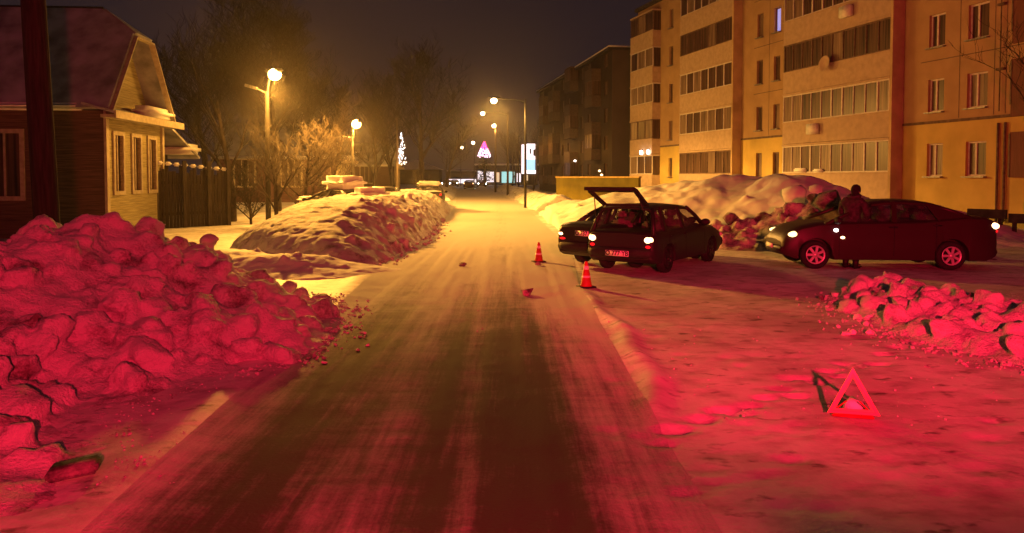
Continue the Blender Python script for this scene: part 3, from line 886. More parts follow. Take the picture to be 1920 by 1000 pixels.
for bi, (ua, ub, v) in enumerate(bal):
    for f in range(NF):
        k += 1
        z = Z0 + FL * f + .02
        par = 'parapet' if bi < 2 or f else 'parapet'
        o = balcony(apt, ua, ub, v, z, par, 'win_frame' if (k % 3) else 'win_dark', npan=(10, 7, 3)[bi], seed=k)
        if bi == 0 and f == 2:      # dish aerial
            d = MB(); c = ua + (ub - ua) * .52
            d.lathe([(.02, 0), (.18, .02), (.32, .07), (.42, .14), (.43, .15), (.41, .16), (.30, .09), (.05, .03)], 20, Matrix.Translation((c, v + .18, z + .95)) @ Matrix.Rotation(R(-80), 4, 'X'))
            d.tube([(c, v, z + .9), (c, v + .2, z + .95)], .02, 6)
            d.build('dish_aerial', 'parapet', o)
        if bi == 0 and f in (1, 3):
            d = MB(); c = ua + (ub - ua) * (.6 if f == 1 else .3); d.box(c, c + .75, v + .034, v + .32, z + .25, z + .8, bev=.03); d.build('air_conditioner', 'white_plastic', o)
# foundation boxes under the ground floor balconies
for ua, ub, v in bal:
    mb = MB(); mb.box(ua + .02, ub - .02, .004, v - .02, -.3, Z0 - .142); mb.build('balcony_base', 'parapet', apt)
# snow left lying in the open ground floor balcony
ua, ub, v = bal[0]
for a, b, h in ((.73, .86, .26), (.56, .66, .2)):
    mb = MB(); mb.box(ua + (ub - ua) * a, ua + (ub - ua) * b, v - .06, v + .10, Z0 + 1.054, Z0 + 1.05 + h, bev=.07)
    o = mb.build('sill_snow', 'roof_snow', apt); o['label'] = 'heap of snow on the balcony ledge'
# dark red loggias at the right edge
for f in range(NF):
    z = Z0 + FL * f
    mb = MB(); mb.box(log[0], log[1], .004, log[2], z + (.35 if f else .8), z + 2.55)
    o = mb.build('loggia_glazing', 'loggia', apt)
    fm = MB()
    for q in range(7): x = log[0] + (log[1] - log[0]) * q / 6; fm.box(x - .03, x + .03, log[2] + .002, log[2] + .02, z + .82, z + 2.5)
    fm.build('loggia_frame', 'win_dark', o)
# two small white lamps over the far entrance
for px in (1204, 1217):
    mb = MB(); uu = uA(px, .75)
    mb.lathe([(.03, -.18), (.10, -.16), (.12, 0), (.10, .14), (.03, .16)], 12, Matrix.Translation((uu, .85, 3.95)))
    o = mb.build('wall_lamp', 'white_light', apt)
    mb = MB(); mb.box(uu - .04, uu + .04, .70, .76, 3.9, 4.2); mb.build('bracket', 'dark_metal', o)

# ---- dark five storey block farther along the street
B0, B1 = Vector((9.8, 73.5)), Vector((4.1, 111.0))
rzB, dB = facade_frame(B0, B1); LB = (B1 - B0).length
nB = Vector((-dB.y, dB.x))
blk = empty('apartment_building', (B0.x, B0.y, 0), rzB, 'dark unlit five storey apartment block farther down the street, behind the low yellow wall', 'building')
TB = 14.4
def uB(px, v=0.0):
    k = (px - 960) / FPX * CP; b = B0 + nB * v
    return (k * b.y - b.x) / (dB.x - k * dB.y)
wB = []
for j in range(11):
    for f in range(5):
        uc = 2.2 + j * 3.3
        if j in (1, 4, 7, 9): continue
        wB.append((uc - .65, uc + .65, 1.2 + 2.75 * f + .8, 1.2 + 2.75 * f + 2.2))
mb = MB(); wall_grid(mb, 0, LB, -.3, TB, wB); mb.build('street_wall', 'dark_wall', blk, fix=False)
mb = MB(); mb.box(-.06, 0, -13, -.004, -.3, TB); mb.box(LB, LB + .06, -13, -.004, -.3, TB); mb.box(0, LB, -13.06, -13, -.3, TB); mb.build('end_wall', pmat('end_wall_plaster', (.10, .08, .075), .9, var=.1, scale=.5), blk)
mb = MB(); mb.box(-.3, LB + .3, -13.3, .45, TB, TB + .25); mb.build('roof', 'bitumen', blk)
mb = MB(); mb.box(-.3, LB + .3, -2.0, .47, TB + .252, TB + .42, bev=.06); mb.build('roof_snow', 'roof_snow', blk)
for a, b, c, d in wB: window(blk, a, b, c, d, -.12, 'win_dark', 'pane' if g.random() < .8 else 'pane_curtain', mull=.5, sill=False)
for j in (1, 4, 7, 9):
    for f in range(5):
        uc = 2.2 + j * 3.3
        balcony(blk, uc - 1.45, uc + 1.45, 1.0, 1.2 + 2.75 * f, 'dark_parapet', 'win_dark', npan=4, glz=(j + f) % 2 == 0, seed=j * 7 + f)
for px, z, e in ((1078, 3.8, 'white_light'), (1124, 2.6, 'rear_light'), (1128, 2.2, 'rear_light')):
    mb = MB(); mb.lathe([(.03, -.1), (.12, -.06), (.12, .06), (.03, .1)], 10, Matrix.Translation((uB(px, 1.2), 1.2, z))); mb.build('entrance_lamp', e, blk)

# ---- low yellow wall
p0, p1 = at(1043, 340, 57), at(1197, 340, 52)
rz, d_ = facade_frame(p0, p1)
yw = empty('boundary_wall', (p0.x, p0.y, 0), rz, 'low plain yellow wall between the pale block and the dark block', 'wall')
LW = (Vector((p1.x, p1.y)) - Vector((p0.x, p0.y))).length
mb = MB(); mb.box(0, LW, 0, .3, -.2, 1.92); mb.build('wall_body', pmat('mustard_wall_paint', (.14, .12, .010), .85, var=.15, scale=1.2, c2=(.10, .085, .008)), yw)
mb = MB(); mb.box(-.05, LW + .05, -.05, .35, 1.922, 2.02); mb.build('coping', pmat('coping_paint', (.5, .36, .12), .8), yw)

# ---- dark low rail behind the saloon
p0, p1 = at(1815, 392, 24.0), at(1935, 404, 22.5)
fr = empty('low_rail', (p0.x, p0.y, 0), math.atan2(p1.y - p0.y, p1.x - p0.x), 'low dark rail behind the boot of the saloon, below the yellow wall', 'rail')
L_ = (Vector((p1.x, p1.y)) - Vector((p0.x, p0.y))).length
mb = MB(); mb.box(0, L_ * .62, -.06, .06, .66, .95); mb.box(L_ * .66, L_ + 2, -.06, .06, .55, .84); mb.build('beam', 'dark_metal', fr)
for q in (.08, .5, .72, 1.0):
    mb = MB(); mb.box(L_ * q - .05, L_ * q + .05, .064, .16, -.2, .8); mb.build('post', 'dark_metal', fr)

# ================================================================== WOODEN HOUSES
M['plank_lit'] = pmat('lamplit_yellow_planks', (.36, .32, .17), .85, var=.2, scale=3, bump=.4, stretch=(.4, .4, 9))  # gable planks: the yellow of the lamp light is put into the colour
M['plank_shade'] = pmat('shaded_red_brown_planks', (.12, .06, .055), .9, var=.25, scale=3, bump=.4, stretch=(.4, .4, 9))  # long side planks: dark reddish shade of that side painted in
M['casing'] = pmat('pale_casing', (.42, .37, .28), .8, var=.12)
M['sheet_roof'] = pmat('dusted_roof_sheet', (.34, .36, .40), .8, var=.3, scale=1.3, c2=(.17, .18, .20))
M['old_wood'] = pmat('old_dark_wood', (.035, .024, .019), .95, var=.4, scale=4, bump=.5, stretch=(9, 9, .5))
def wooden_house(name, x0, y0, k, L, W, zb, ze, zr, label, lit='plank_lit', side='plank_shade', three=True, setback=.45):
    """near corner at x0,y0; the gable end (width L) runs away from us along the road, the long side (W) runs to the left"""
    rz, d = facade_frame((x0, y0), (x0 - k, y0 + 1))
    h = empty(name, (x0, y0, 0), rz, label, 'house')
    T = .18
    ops = []
    if three:
        for c in (.20, .50, .79): ops.append((L * c - .30, L * c + .30, zb + 1.15, zb + 3.0))
    mb = MB(); 
    # gable end wall lies in the plane y = 0 (outward = -y here, toward the road)
    def flip(m): m.v = [(a, -b, c) for a, b, c in m.v]
    wall_grid(mb, 0, L, -.3, ze, ops, 0, .12); flip(mb)
    mb.build('gable_end_wall', lit, h)
    for a, b, c, d2 in ops:
        f = MB(); w = .13
        f.box(a - w, b + w, -.05, -.004, c - w, c); f.box(a - w, b + w, -.05, -.004, d2, d2 + w); f.box(a - w, a, -.05, -.004, c, d2); f.box(b, b + w, -.05, -.004, c, d2)
        f.box((a + b) / 2 - .03, (a + b) / 2 + .03, .02, .06, c, d2)
        wn_ = f.build('window', 'casing', h)
        p = MB(); p.add([(a, .07, c), (b, .07, c), (b, .07, d2), (a, .07, d2)], [(0, 1, 2, 3)]); p.build('pane', 'pane', wn_)
    # long side, facing us, plane x = 0
    mb = MB(); so = [(2.6, 4.1, zb + 1.0, zb + 3.0), (6.2, 7.7, zb + 1.0, zb + 3.0), (9.4, 10.9, zb + 1.0, zb + 3.0)]
    so = [s for s in so if s[1] < W - .3]
    wall_grid(mb, 0, W, -.3, ze, so, 0, .12); mb.v = [(-b, a, c) for a, b, c in mb.v]
    mb.build('long_side_wall', side, h)
    for a, b, c, d2 in so:
        f = MB(); w = .14
        f.box(-.05, -.004, a - w, b + w, c - w, c); f.box(-.05, -.004, a - w, b + w, d2, d2 + w); f.box(-.05, -.004, a - w, a, c, d2); f.box(-.05, -.004, b, b + w, c, d2)
        for q in (1 / 3, 2 / 3): x = a + (b - a) * q; f.box(.02, .06, x - .03, x + .03, c, d2)
        wn_ = f.build('window', 'casing', h)
        p = MB(); p.add([(.07, a, c), (.07, b, c), (.07, b, d2), (.07, a, d2)], [(0, 1, 2, 3)]); p.build('pane', 'pane', wn_)
    mb = MB(); mb.box(0, L, W, W + .1, -.3, ze); mb.box(L - .1, L, .13, W - .004, -.3, ze); mb.build('back_wall', side, h)
    # corner boards
    mb = MB(); mb.box(-.09, .10, -.09, -.005, -.3, ze - .004); mb.build('corner_board', 'casing', h)
    mb = MB(); mb.box(L - .12, L + .06, -.08, -.006, -.3, ze - .004); mb.build('corner_board', 'casing', h)
    # gable
    cx, o = L / 2, .35
    fr_ = .74
    zt = ze + (zr - ze) * fr_; hx = (cx + o) * (1 - fr_)
    mb = MB(); mb.prism([(-.1, ze + .05), (L + .1, ze + .05), (cx + hx - .1, zt - .05), (cx - hx + .1, zt - .05)], 'y', setback, setback + .1)
    mb.build('gable', lit, h)
    # roof slabs with a clipped gable
    mb = MB(); t = .10; ye = -.30
    rs, re = 1.0, W + .4
    for s in (-1, 1):
        e = cx + s * (cx + o); q = cx + s * hx
        a = [(e, ye, ze), (e, re, ze), (cx, re, zr), (cx, rs, zr), (q, ye, zt)]
        if s > 0: a = a[::-1]
        mb.quad_slab(a, -t if s < 0 else -t)
    mb.quad_slab([(cx - hx, ye, zt), (cx + hx, ye, zt), (cx, rs, zr)], t)
    rf = mb.build('roof', 'sheet_roof', h)
    mb = MB(); mb.tube([(cx, rs, zr + .08), (cx, re, zr + .08)], .07, 6); mb.build('ridge_cap', 'dark_metal', rf)
    # fascia boards on the gable
    mb = MB()
    for s in (-1, 1):
        e = cx + s * (cx + o); q = cx + s * hx
        mb.bar((e, ye - .03, ze - .06), (q, ye - .03, zt - .06), .05, .2, roll=(0, 1, 0))
    mb.bar((cx - hx, ye - .03, zt - .06), (cx + hx, ye - .03, zt - .06), .2, .05)
    mb.build('fascia', 'casing', rf)
    # small pent roof with snow across the gable foot
    mb = MB(); mb.quad_slab([(-.55, -.55, ze - .06), (L + .6, -.55, ze - .06), (L + .6, setback - .01, ze + .22), (-.55, setback - .01, ze + .22)], -.08); pr = mb.build('pent_roof', 'sheet_roof', h)
    mb = MB(); mb.box(-.6, L + .66, -.62, -.552, ze - .28, ze - .04); mb.box(-.5, L + .5, -.5, -.1, ze - .26, ze - .16); mb.build('cornice', 'casing', pr)
    mb = MB(); mb.box(L * .55, L + .4, -.42, .3, ze + .05, ze + .42, bev=.14); mb.build('snow_cap', 'roof_snow', pr)
    mb = MB(); mb.box(-.45, .5, .6, W, ze - .02, ze + .2, bev=.09); mb.build('eave_snow', 'roof_snow', rf)
    return h, rz, d
house, hrz, hd = wooden_house('wooden_house', -13.05, 24.0, .08, 4.7, 13, .35, 4.1, 7.75, 'old wooden house with lit yellow gable and three narrow windows at far left')
# lean-to on the far side of the house
mb = MB(); mb.box(4.705, 8.0, 1.0, 6, -.3, 2.9); mb.build('annexe', 'old_wood', house)
mb = MB(); mb.quad_slab([(4.72, -.2, 4.0), (8.4, -.2, 2.75), (8.4, 6.3, 2.75), (4.72, 6.3, 4.0)], .09); ar = mb.build('annexe_roof', 'sheet_roof', house)
mb = MB(); mb.box(6.9, 8.45, -.3, 3.0, 2.92, 3.35, bev=.15); mb.build('snow_cap', 'roof_snow', ar)
# plank fence beside it
p0, p1 = at(292, 400, 28.2), at(428, 410, 30.4)
fen = empty('plank_fence', (p0.x, p0.y, 0), math.atan2(p1.y - p0.y, p1.x - p0.x), 'tall dark plank fence and gate beside the wooden house', 'fence')
LF = (Vector((p1.x, p1.y)) - Vector((p0.x, p0.y))).length
mb = MB(); x = 0; r = random.Random(4)
while x < LF:
    w = r.uniform(.11, .16); hh = r.uniform(2.15, 2.5) - .25 * x / LF; mb.box(x, x + w - .015, 0, .025, -.1, hh); x += w
mb.build('planks', 'old_wood', fen)
mb = MB(); mb.box(0, LF, .03, .08, .5, .6); mb.box(0, LF, .03, .08, 1.7, 1.8); mb.build('rails', 'old_wood', fen)
for q in (.0, .38, .72, 1.0):
    mb = MB(); mb.box(LF * q - .07, LF * q + .07, -.10, -.004, -.1, 2.6); mb.build('post', 'pole_wood', fen)
mb = MB()
for q in range(9):
    a = LF * q / 9 + .05; mb.box(a, a + LF / 11, -.05, .08, 2.43 - .25 * q / 9, 2.58 - .25 * q / 9, bev=.05)
mb.build('snow_cap', 'roof_snow', fen)
h2, _, _ = wooden_house('wooden_house', -13.9, 58.5, .03, 6.4, 9, .3, 3.4, 6.3, 'small wooden house behind the bare trees and the second street lamp', three=True)
h3, _, _ = wooden_house('wooden_house', -14.5, 92, .06, 7, 10, .3, 3.3, 6.2, 'dim wooden house far down the left side behind the tall bare trees', three=True)

# ---- shop row closing the street
M['shop_cyan'] = emat('shop_window_cyan', (.45, .95, .95), .7)
M['shop_white'] = emat('shop_window_white', (1.0, .86, .92), 1.2)
M['shop_warm'] = emat('shop_window_warm', (1.0, .66, .40), .7)
sp = empty('shop_building', (-9.0, 188, 0), 0, 'low shop far at the end of the street with glowing cyan and white windows', 'shop')
mb = MB(); mb.box(0, 15.5, 0, 10, -.3, 5.0); mb.build('wall', 'dark_wall', sp)
mb = MB(); mb.box(-.4, 15.9, -.5, 10.4, 5.0, 5.4); mb.build('roof', 'roof_snow', sp)
for a, b, c, d_, m in ((.4, 2.2, .8, 3.6, 'shop_white'), (2.6, 4.4, .8, 3.4, 'shop_white'), (4.8, 5.8, .8, 3.2, 'shop_warm'), (6.4, 9.6, .6, 3.4, 'shop_cyan'), (10.2, 11.2, .8, 3.0, 'shop_white'), (12.4, 13, 1.2, 2.6, 'shop_warm')):
    mb = MB(); mb.box(a, b, -.10, -.004, c, d_); mb.build('shop_window', m, sp)
k2 = empty('kiosk', (-17.2, 200, 0), 0, 'long low kiosk with white lit front behind the headlights', 'kiosk')
mb = MB(); mb.box(0, 8.0, 0, 4, -.3, 3.6); mb.build('wall', 'dark_wall', k2)
mb = MB(); mb.box(-.2, 8.2, -.3, 4.2, 3.6, 3.9); mb.build('roof', 'roof_snow', k2)
mb = MB(); mb.box(.3, 7.6, -.08, -.004, .4, 1.5); mb.build('lit_front', 'shop_white', k2)
# old-town roofs beyond the end of the street
for i, (x, y, w, h, lb) in enumerate(((-34, 215, 13, 7, 'dark gabled house silhouette far left of the street end'), (8, 205, 14, 8, 'dark gabled house silhouette behind the lit advertising panel'))):
    e = empty('far_house', (x, y, 0), 0, lb, 'house')
    mb = MB(); mb.box(0, w, 0, 9, -.3, h * .6); mb.build('wall', 'dark_wall', e)
    mb = MB(); mb.prism([(-.5, h * .6), (w + .5, h * .6), (w / 2, h)], 'y', -.5, 9.5); mb.build('roof', 'roof_snow', e)
    for q in (.2, .5, .8):
        mb = MB(); mb.box(w * q - .5, w * q + .5, -.05, -.004, 1.3, 2.8); mb.build('window', 'pane', e)

# ================================================================== CARS
def car_paint(name, c, rough=.42):
    m = bpy.data.materials.new(name); nt, b = nodes(m); L = nt.links.new
    tc = nt.nodes.new('ShaderNodeTexCoord'); n = nt.nodes.new('ShaderNodeTexNoise'); n.inputs['Scale'].default_value = 3.5; n.inputs['Detail'].default_value = 6
    L(tc.outputs['Object'], n.inputs['Vector'])
    sx = nt.nodes.new('ShaderNodeSeparateXYZ'); L(tc.outputs['Object'], sx.inputs[0])
    # road salt thrown up along the lower flanks
    mr = nt.nodes.new('ShaderNodeMapRange'); mr.inputs['From Min'].default_value = .15; mr.inputs['From Max'].default_value = .75; mr.inputs['To Min'].default_value = .55; mr.inputs['To Max'].default_value = .05
    L(sx.outputs['Z'], mr.inputs['Value'])
    mu = nt.nodes.new('ShaderNodeMath'); mu.operation = 'MULTIPLY'; L(mr.outputs[0], mu.inputs[0]); L(n.outputs['Fac'], mu.inputs[1])
    mx = nt.nodes.new('ShaderNodeMixRGB'); L(mu.outputs[0], mx.inputs[0]); mx.inputs[1].default_value = (*c, 1); mx.inputs[2].default_value = (.045, .04, .038, 1)
    L(mx.outputs[0], b.inputs['Base Color'])
    r2 = nt.nodes.new('ShaderNodeMapRange'); r2.inputs['To Min'].default_value = rough; r2.inputs['To Max'].default_value = .8; L(mu.outputs[0], r2.inputs['Value'])
    L(r2.outputs[0], b.inputs['Roughness']); setspec(b, .28)
    return m
M['paint_plum'] = car_paint('dark_plum_paint', (.020, .012, .020))
M['paint_black'] = car_paint('black_paint', (.012, .010, .013))
M['paint_wine'] = car_paint('dark_wine_paint', (.030, .012, .014))
M['paint_grey'] = car_paint('grey_paint', (.05, .05, .055))
M['trim'] = pmat('black_bumper_plastic', (.018, .017, .018), .7, var=.2)

def make_wheel(r, w, spokes, rim_m, parent, loc, side):
    rot = Matrix.Rotation(R(-90 * side), 4, 'X')        # lathe axis -> outwards
    t = MB(); t.lathe([(r * .62, -w / 2 + .02), (r * .80, -w / 2), (r * .95, -w / 2 + .015), (r, -w / 2 + .05), (r, w / 2 - .05), (r * .95, w / 2 - .015), (r * .80, w / 2), (r * .64, w / 2 - .02), (r * .60, w / 2 - .05), (r * .2, w / 2 - .07)], 32, rot)
    o = t.build('wheel', 'black', parent); o.location = loc
    m = MB()
    m.lathe([(r * .55, w / 2 - .055), (r * .60, w / 2 - .03), (r * .66, w / 2 - .004), (r * .62, w / 2 + .004), (r * .56, w / 2 - .02)], 32, rot, True, False)
    m.lathe([(r * .15, w / 2 - .06), (r * .15, w / 2 + .0), (r * .10, w / 2 + .012), (.001, w / 2 + .014)], 16, rot)
    for k in range(spokes):
        a = 2 * math.pi * k / spokes
        e = Matrix.Rotation(a, 4, 'Z')
        q = [(r * .12, -.035 * 2.2 * r, w / 2 - .035), (r * .60, -.04 * 2.2 * r, w / 2 - .04), (r * .60, .04 * 2.2 * r, w / 2 - .04), (r * .12, .035 * 2.2 * r, w / 2 - .035)]
        m2 = MB(); m2.quad_slab(q, .03); m.add(m2.v, m2.f, False, rot @ e)
    m.build('rim', rim_m, o)
    return o
def ellipsoid(mb, c, rx, ry, rz, mat=None, n=16):
    prof = [(max(.001, math.sin(math.pi * k / 10)), -math.cos(math.pi * k / 10)) for k in range(11)]
    m = Matrix.Translation(c) @ (mat if mat else Matrix.Identity(4)) @ Matrix.Diagonal((rx, ry, rz, 1))
    mb.lathe(prof, n, m)
def make_car(name, label, loc, heading, S, cat='car', group=None, paint='paint_black', rim='dark_metal', spokes=8, lights=None, scale=1.0):
    """heading: angle of the car's nose in the ground plane (0 = +X)"""
    root = empty(name, loc, heading, label, cat, group, scale)
    L, W = S['L'], S['W']; x0 = -L / 2
    zb = S.get('zb', .20); wr = S['wr']; xf, xr = S['xf'], S['xr']
    st = sorted({0, .02, .06, .14, .25, L, L - .02, L - .06, L - .15, L - .3} | set(np.round(np.arange(.3, L - .3, .09), 3)) | {round(w + wr * 1.14 * math.cos(a), 4) for w in (xf, xr) for a in np.linspace(0, math.pi, 15)})
    tx, tz = zip(*S['top'])
    def hw(x):
        e = min(x / S.get('rr', .35), (L - x) / S.get('fr', .75), 1.0); e = max(0, e)
        return W / 2 * (S.get('pe', .86) + (1 - S.get('pe', .86)) * math.sqrt(1 - (1 - e) ** 2))
    rings = []
    for x in st:
        h = hw(x); zt = float(np.interp(x, tx, tz))
        a = zb
        # ends lift a little under the bumpers
        lift = .10 * max(0, 1 - x / .25) + .10 * max(0, 1 - (L - x) / .3)
        a += lift
        arch = a
        for w in (xf, xr):
            d = abs(x - w); ra = wr * 1.14
            if d < ra: arch = max(arch, wr + math.sqrt(ra * ra - d * d))
        arch = min(arch, zt - .12)
        zm = zb + .42 * (zt - zb) + .05
        pts = [(0, a), (h * .70, a), (h * .70, arch), (h * .95, arch), (h * .985, max(arch + .005, a + .06)), (h, max(arch + .01, zm)), (h * .985, max(arch + .02, zt - .17)), (h * .95, max(arch + .03, zt - .045)), (h * .88, zt), (h * .5, zt + .02 * S.get('crown', 1)), (0, zt + .028 * S.get('crown', 1))]
        full = pts + [(-y, z) for y, z in pts[-2:0:-1]]
        rings.append([(x0 + x, y, z) for y, z in full])
    mb = MB(); n = len(rings[0])
    vs = [p for r in rings for p in r]; fs = []
    for i in range(len(rings) - 1):
        for k in range(n): fs.append((i * n + k, i * n + (k + 1) % n, (i + 1) * n + (k + 1) % n, (i + 1) * n + k))
    mb.add(vs, fs, True)
    mb.add(rings[0], [tuple(range(n))], False); mb.add(rings[-1], [tuple(range(n))], False)
    body = mb.build('body', paint, root)
    es = body.modifiers.new('edges', 'EDGE_SPLIT'); es.split_angle = R(38)
    # underbody
    mb = MB(); mb.box(x0 + .3, x0 + L - .4, -W * .34, W * .34, zb + .005, zb + .35); mb.build('underbody', 'black', root)
    # cabin -------------------------------------------------------
    (xA0, zA0), (xA1, zA1), (xC1, zC1), (xC0, zC0) = S['A0'], S['A1'], S['C1'], S['C0']
    bw = W / 2 * .90; rw = W / 2 * S.get('tumble', .70)
    roof = S['roof']          # [(x,z)] rear -> front
    mb = MB(); rows = []
    for x, z in roof:
        rows.append([(x0 + x, rw * q, z - .045 * q * q - (.0 if abs(q) < 1 else .03)) for q in (-1, -.92, -.6, 0, .6, .92, 1)])
    m_ = len(rows[0]); vv = [p for r in rows for p in r]; ff = []
    for i in range(len(rows) - 1):
        for k in range(m_ - 1): ff.append((i * m_ + k, i * m_ + k + 1, (i + 1) * m_ + k + 1, (i + 1) * m_ + k))
    nn = len(vv); vv += [(a, b, c - .045) for a, b, c in vv]
    ff2 = [tuple(i + nn for i in f[::-1]) for f in ff]
    edge = [k for k in range(m_)] + [i * m_ + m_ - 1 for i in range(1, len(rows))] + [(len(rows) - 1) * m_ + k for k in range(m_ - 2, -1, -1)] + [i * m_ for i in range(len(rows) - 2, 0, -1)]
    sd = [(edge[k], edge[(k + 1) % len(edge)], nn + edge[(k + 1) % len(edge)], nn + edge[k]) for k in range(len(edge))]
    mb.add(vv, ff + ff2, True); mb.add(vv, sd, False)
    def zr(x): return float(np.interp(x, [p[0] for p in roof], [p[1] for p in roof])) - .05
    def zbelt(x): return float(np.interp(x, tx, tz))
    for s in (-1, 1):
        a0, a1 = Vector((x0 + xA0, s * bw, zA0 - .03)), Vector((x0 + xA1, s * rw * .97, zA1 - .06))
        c1, c0 = Vector((x0 + xC1, s * rw * .97, zC1 - .06)), Vector((x0 + xC0, s * bw, zC0 - .03))
        mb.tube([a0, a0.lerp(a1, .5) + Vector((0, s * .012, .02)), a1], [.05, .042, .04], 6)
        mb.tube([c0, c0.lerp(c1, .5) + Vector((0, s * .012, .02)), c1], [.055, .05, .045], 6)
        for xb, wd, lean in S['pill']:
            p, q = Vector((x0 + xb, s * bw, zbelt(xb) - .02)), Vector((x0 + xb + lean, s * rw * .985, zr(xb + lean) - .01))
            mb.bar(p, q, wd, .05, roll=(0, 1, 0))
        if 'cpan' in S:       # solid quarter panel
            pts = [Vector((x0 + x, s * (bw if lo else rw * .98), zbelt(x) - .02 if lo else zr(x))) for x, lo in S['cpan']]
            mb.quad_slab(pts, .03 * -s)
    fr_ = mb.build('cabin_frame', paint, root)
    # glass
    def pane(nm, q, m):
        b = MB(); b.add(q, [tuple(range(len(q)))]); return b.build(nm, m, root)
    gl = S.get('glass', 'car_glass')
    k_ = .965
    pane('windscreen', [(x0 + xA0 - .03, -bw * k_, zA0), (x0 + xA0 - .03, bw * k_, zA0), (x0 + xA1, rw * .93, zA1 - .05), (x0 + xA1, -rw * .93, zA1 - .05)], gl)
    if not S.get('hatch'):
        pane('rear_window', [(x0 + xC0 + .03, -bw * k_, zC0), (x0 + xC0 + .03, bw * k_, zC0), (x0 + xC1, rw * .93, zC1 - .05), (x0 + xC1, -rw * .93, zC1 - .05)], gl)
    for s in (-1, 1):
        for (xa, xb, xc, xd) in S['side']:      # lower rear, lower front, upper front, upper rear
            pane('side_window', [(x0 + xa, s * bw * .985, zbelt(xa)), (x0 + xb, s * bw * .985, zbelt(xb)), (x0 + xc, s * rw * .96, zr(xc)), (x0 + xd, s * rw * .96, zr(xd))], gl)
    # wheels
    for xw in (xf, xr):
        for s in (-1, 1):
            make_wheel(wr, .19, spokes, rim, root, (x0 + xw, s * (W / 2 * .985 - .105), wr), s)
    # seats
    for xs, row in ((S['seat'][0], 'front'), (S['seat'][1], 'rear')):
        for s in (-1, 1):
            b = MB(); zs = zbelt(xs)
            b.box(x0 + xs - .10, x0 + xs + .06, s * .36 - .25, s * .36 + .25, zs - .15, zs + .16, bev=.05)
            b.box(x0 + xs - .10, x0 + xs, s * .36 - .12, s * .36 + .12, zs + .20, zs + .36, bev=.04)
            b.box(x0 + xs - .06, x0 + xs - .04, s * .36 - .07, s * .36 + .07, zs + .1, zs + .25)
            b.build('seat', 'seat', root)
    b = MB(); b.tube([(x0 + xA0 - .55 + .2 * math.sin(t) * .3, .36 + .18 * math.cos(t), zA0 + .02 + .16 * math.sin(t)) for t in np.linspace(0, 2 * math.pi, 17)], .016, 6); b.build('steering_wheel', 'black', root)
    # bumpers, mirrors, handles
    for xb, s in ((.0, -1), (L, 1)):
        b = MB()
        pts = []
        for q in np.linspace(-1, 1, 13):
            xx = x0 + xb + s * (.035 - .10 * abs(q) ** 3); pts.append((xx, W / 2 * S.get('pe', .86) * q * 1.02, S.get('zbump', .42)))
        b2 = MB(); b2.tube(pts, .07, 8); b2.v = [(a, bb, S.get('zbump', .42) + (c - S.get('zbump', .42)) * 1.5) for a, bb, c in b2.v]
        b.add(b2.v, b2.f, True); b.build('bumper', S.get('bump_m', 'trim'), root)
    for s in (-1, 1):
        b = MB(); ellipsoid(b, (x0 + xA0 - .22, s * (bw + .14), zA0 + .06), .07, .11, .075); b.tube([(x0 + xA0 - .2, s * (bw - .02), zA0 - .01), (x0 + xA0 - .2, s * (bw + .1), zA0 + .04)], .02, 6)
        b.build('mirror', 'trim', root)
        for xh in S['handles']:
            b = MB(); zz = zbelt(xh) - .12; b.box(x0 + xh - .09, x0 + xh + .09, s * (W / 2 * .985) - .012 , s * (W / 2 * .985) + .028, zz - .015, zz + .015, bev=.01); b.build('door_handle', 'trim', root)
        for xd in S['seams']:
            b = MB(); b.box(x0 + xd - .006, x0 + xd + .006, s * W / 2 * .98 - .012, s * W / 2 * 1.001 + .0015, zb + .1, zbelt(xd) - .08)
            b.build('door_seam', 'black', root)
    # lamps
    for (nm, cx, cy, cz, rx, ry, rz_, mat_) in lights or []:
        for s in (-1, 1):
            b = MB(); ellipsoid(b, (x0 + cx, s * cy, cz), rx, ry, rz_, Matrix.Rotation(S.get('lrot', 0) * s, 4, 'Z') if nm == 'headlight' else None)
            b.build(nm, mat_, root)
    return root, x0
def plate(root, x, y, z, text, w=.52, h=.112, rot=0):
    b = MB(); b.box(x - .012, x, y - w / 2, y + w / 2, z - h / 2, z + h / 2, bev=.004); o = b.build('number_plate', 'plate_white', root)
    cu = bpy.data.curves.new('plate_letters', 'FONT'); cu.body = text; cu.size = h * 1.12; cu.align_x = 'CENTER'; cu.align_y = 'CENTER'; cu.extrude = .001; cu.offset = .0035
    tmp = bpy.data.objects.new('lettering', cu); col.objects.link(tmp)
    me = bpy.data.meshes.new_from_object(tmp.evaluated_get(bpy.context.evaluated_depsgraph_get())); bpy.data.objects.remove(tmp)
    me.materials.clear(); me.materials.append(M['ink'])
    t = bpy.data.objects.new('plate_letters', me); col.objects.link(t); t.parent = o
    t.location = (x - .0145, y, z); t.rotation_euler = (R(90), 0, R(-90))
    return o

# --- hatchback with the tailgate up
pB = gp(1254, 512)
HB = dict(L=3.98, W=1.54, wr=.285, xf=3.20, xr=.74, zb=.22, pe=.90, fr=.8, rr=.2,
          top=[(0, .80), (.05, .83), (.3, .87), (1.2, .88), (2.72, .90), (3.3, .84), (3.8, .72), (3.98, .62)],
          A0=(2.78, .90), A1=(2.12, 1.36), C1=(.34, 1.37), C0=(.10, .82), roof=[(.26, 1.355), (.5, 1.385), (1.0, 1.405), (1.6, 1.40), (2.0, 1.375), (2.16, 1.35)], tumble=.73,
          pill=[(1.62, .09, -.03), (.66, .10, .06)], side=[(.18, .62, .68, .40), (.70, 1.58, 1.55, .76), (1.66, 2.66, 2.10, 1.63)],
          seat=(1.75, .85), handles=(1.62, .85), seams=(1.62, .72, 2.7), hatch=True, bump_m='trim', zbump=.44)
hB = math.pi / 2 - R(35)
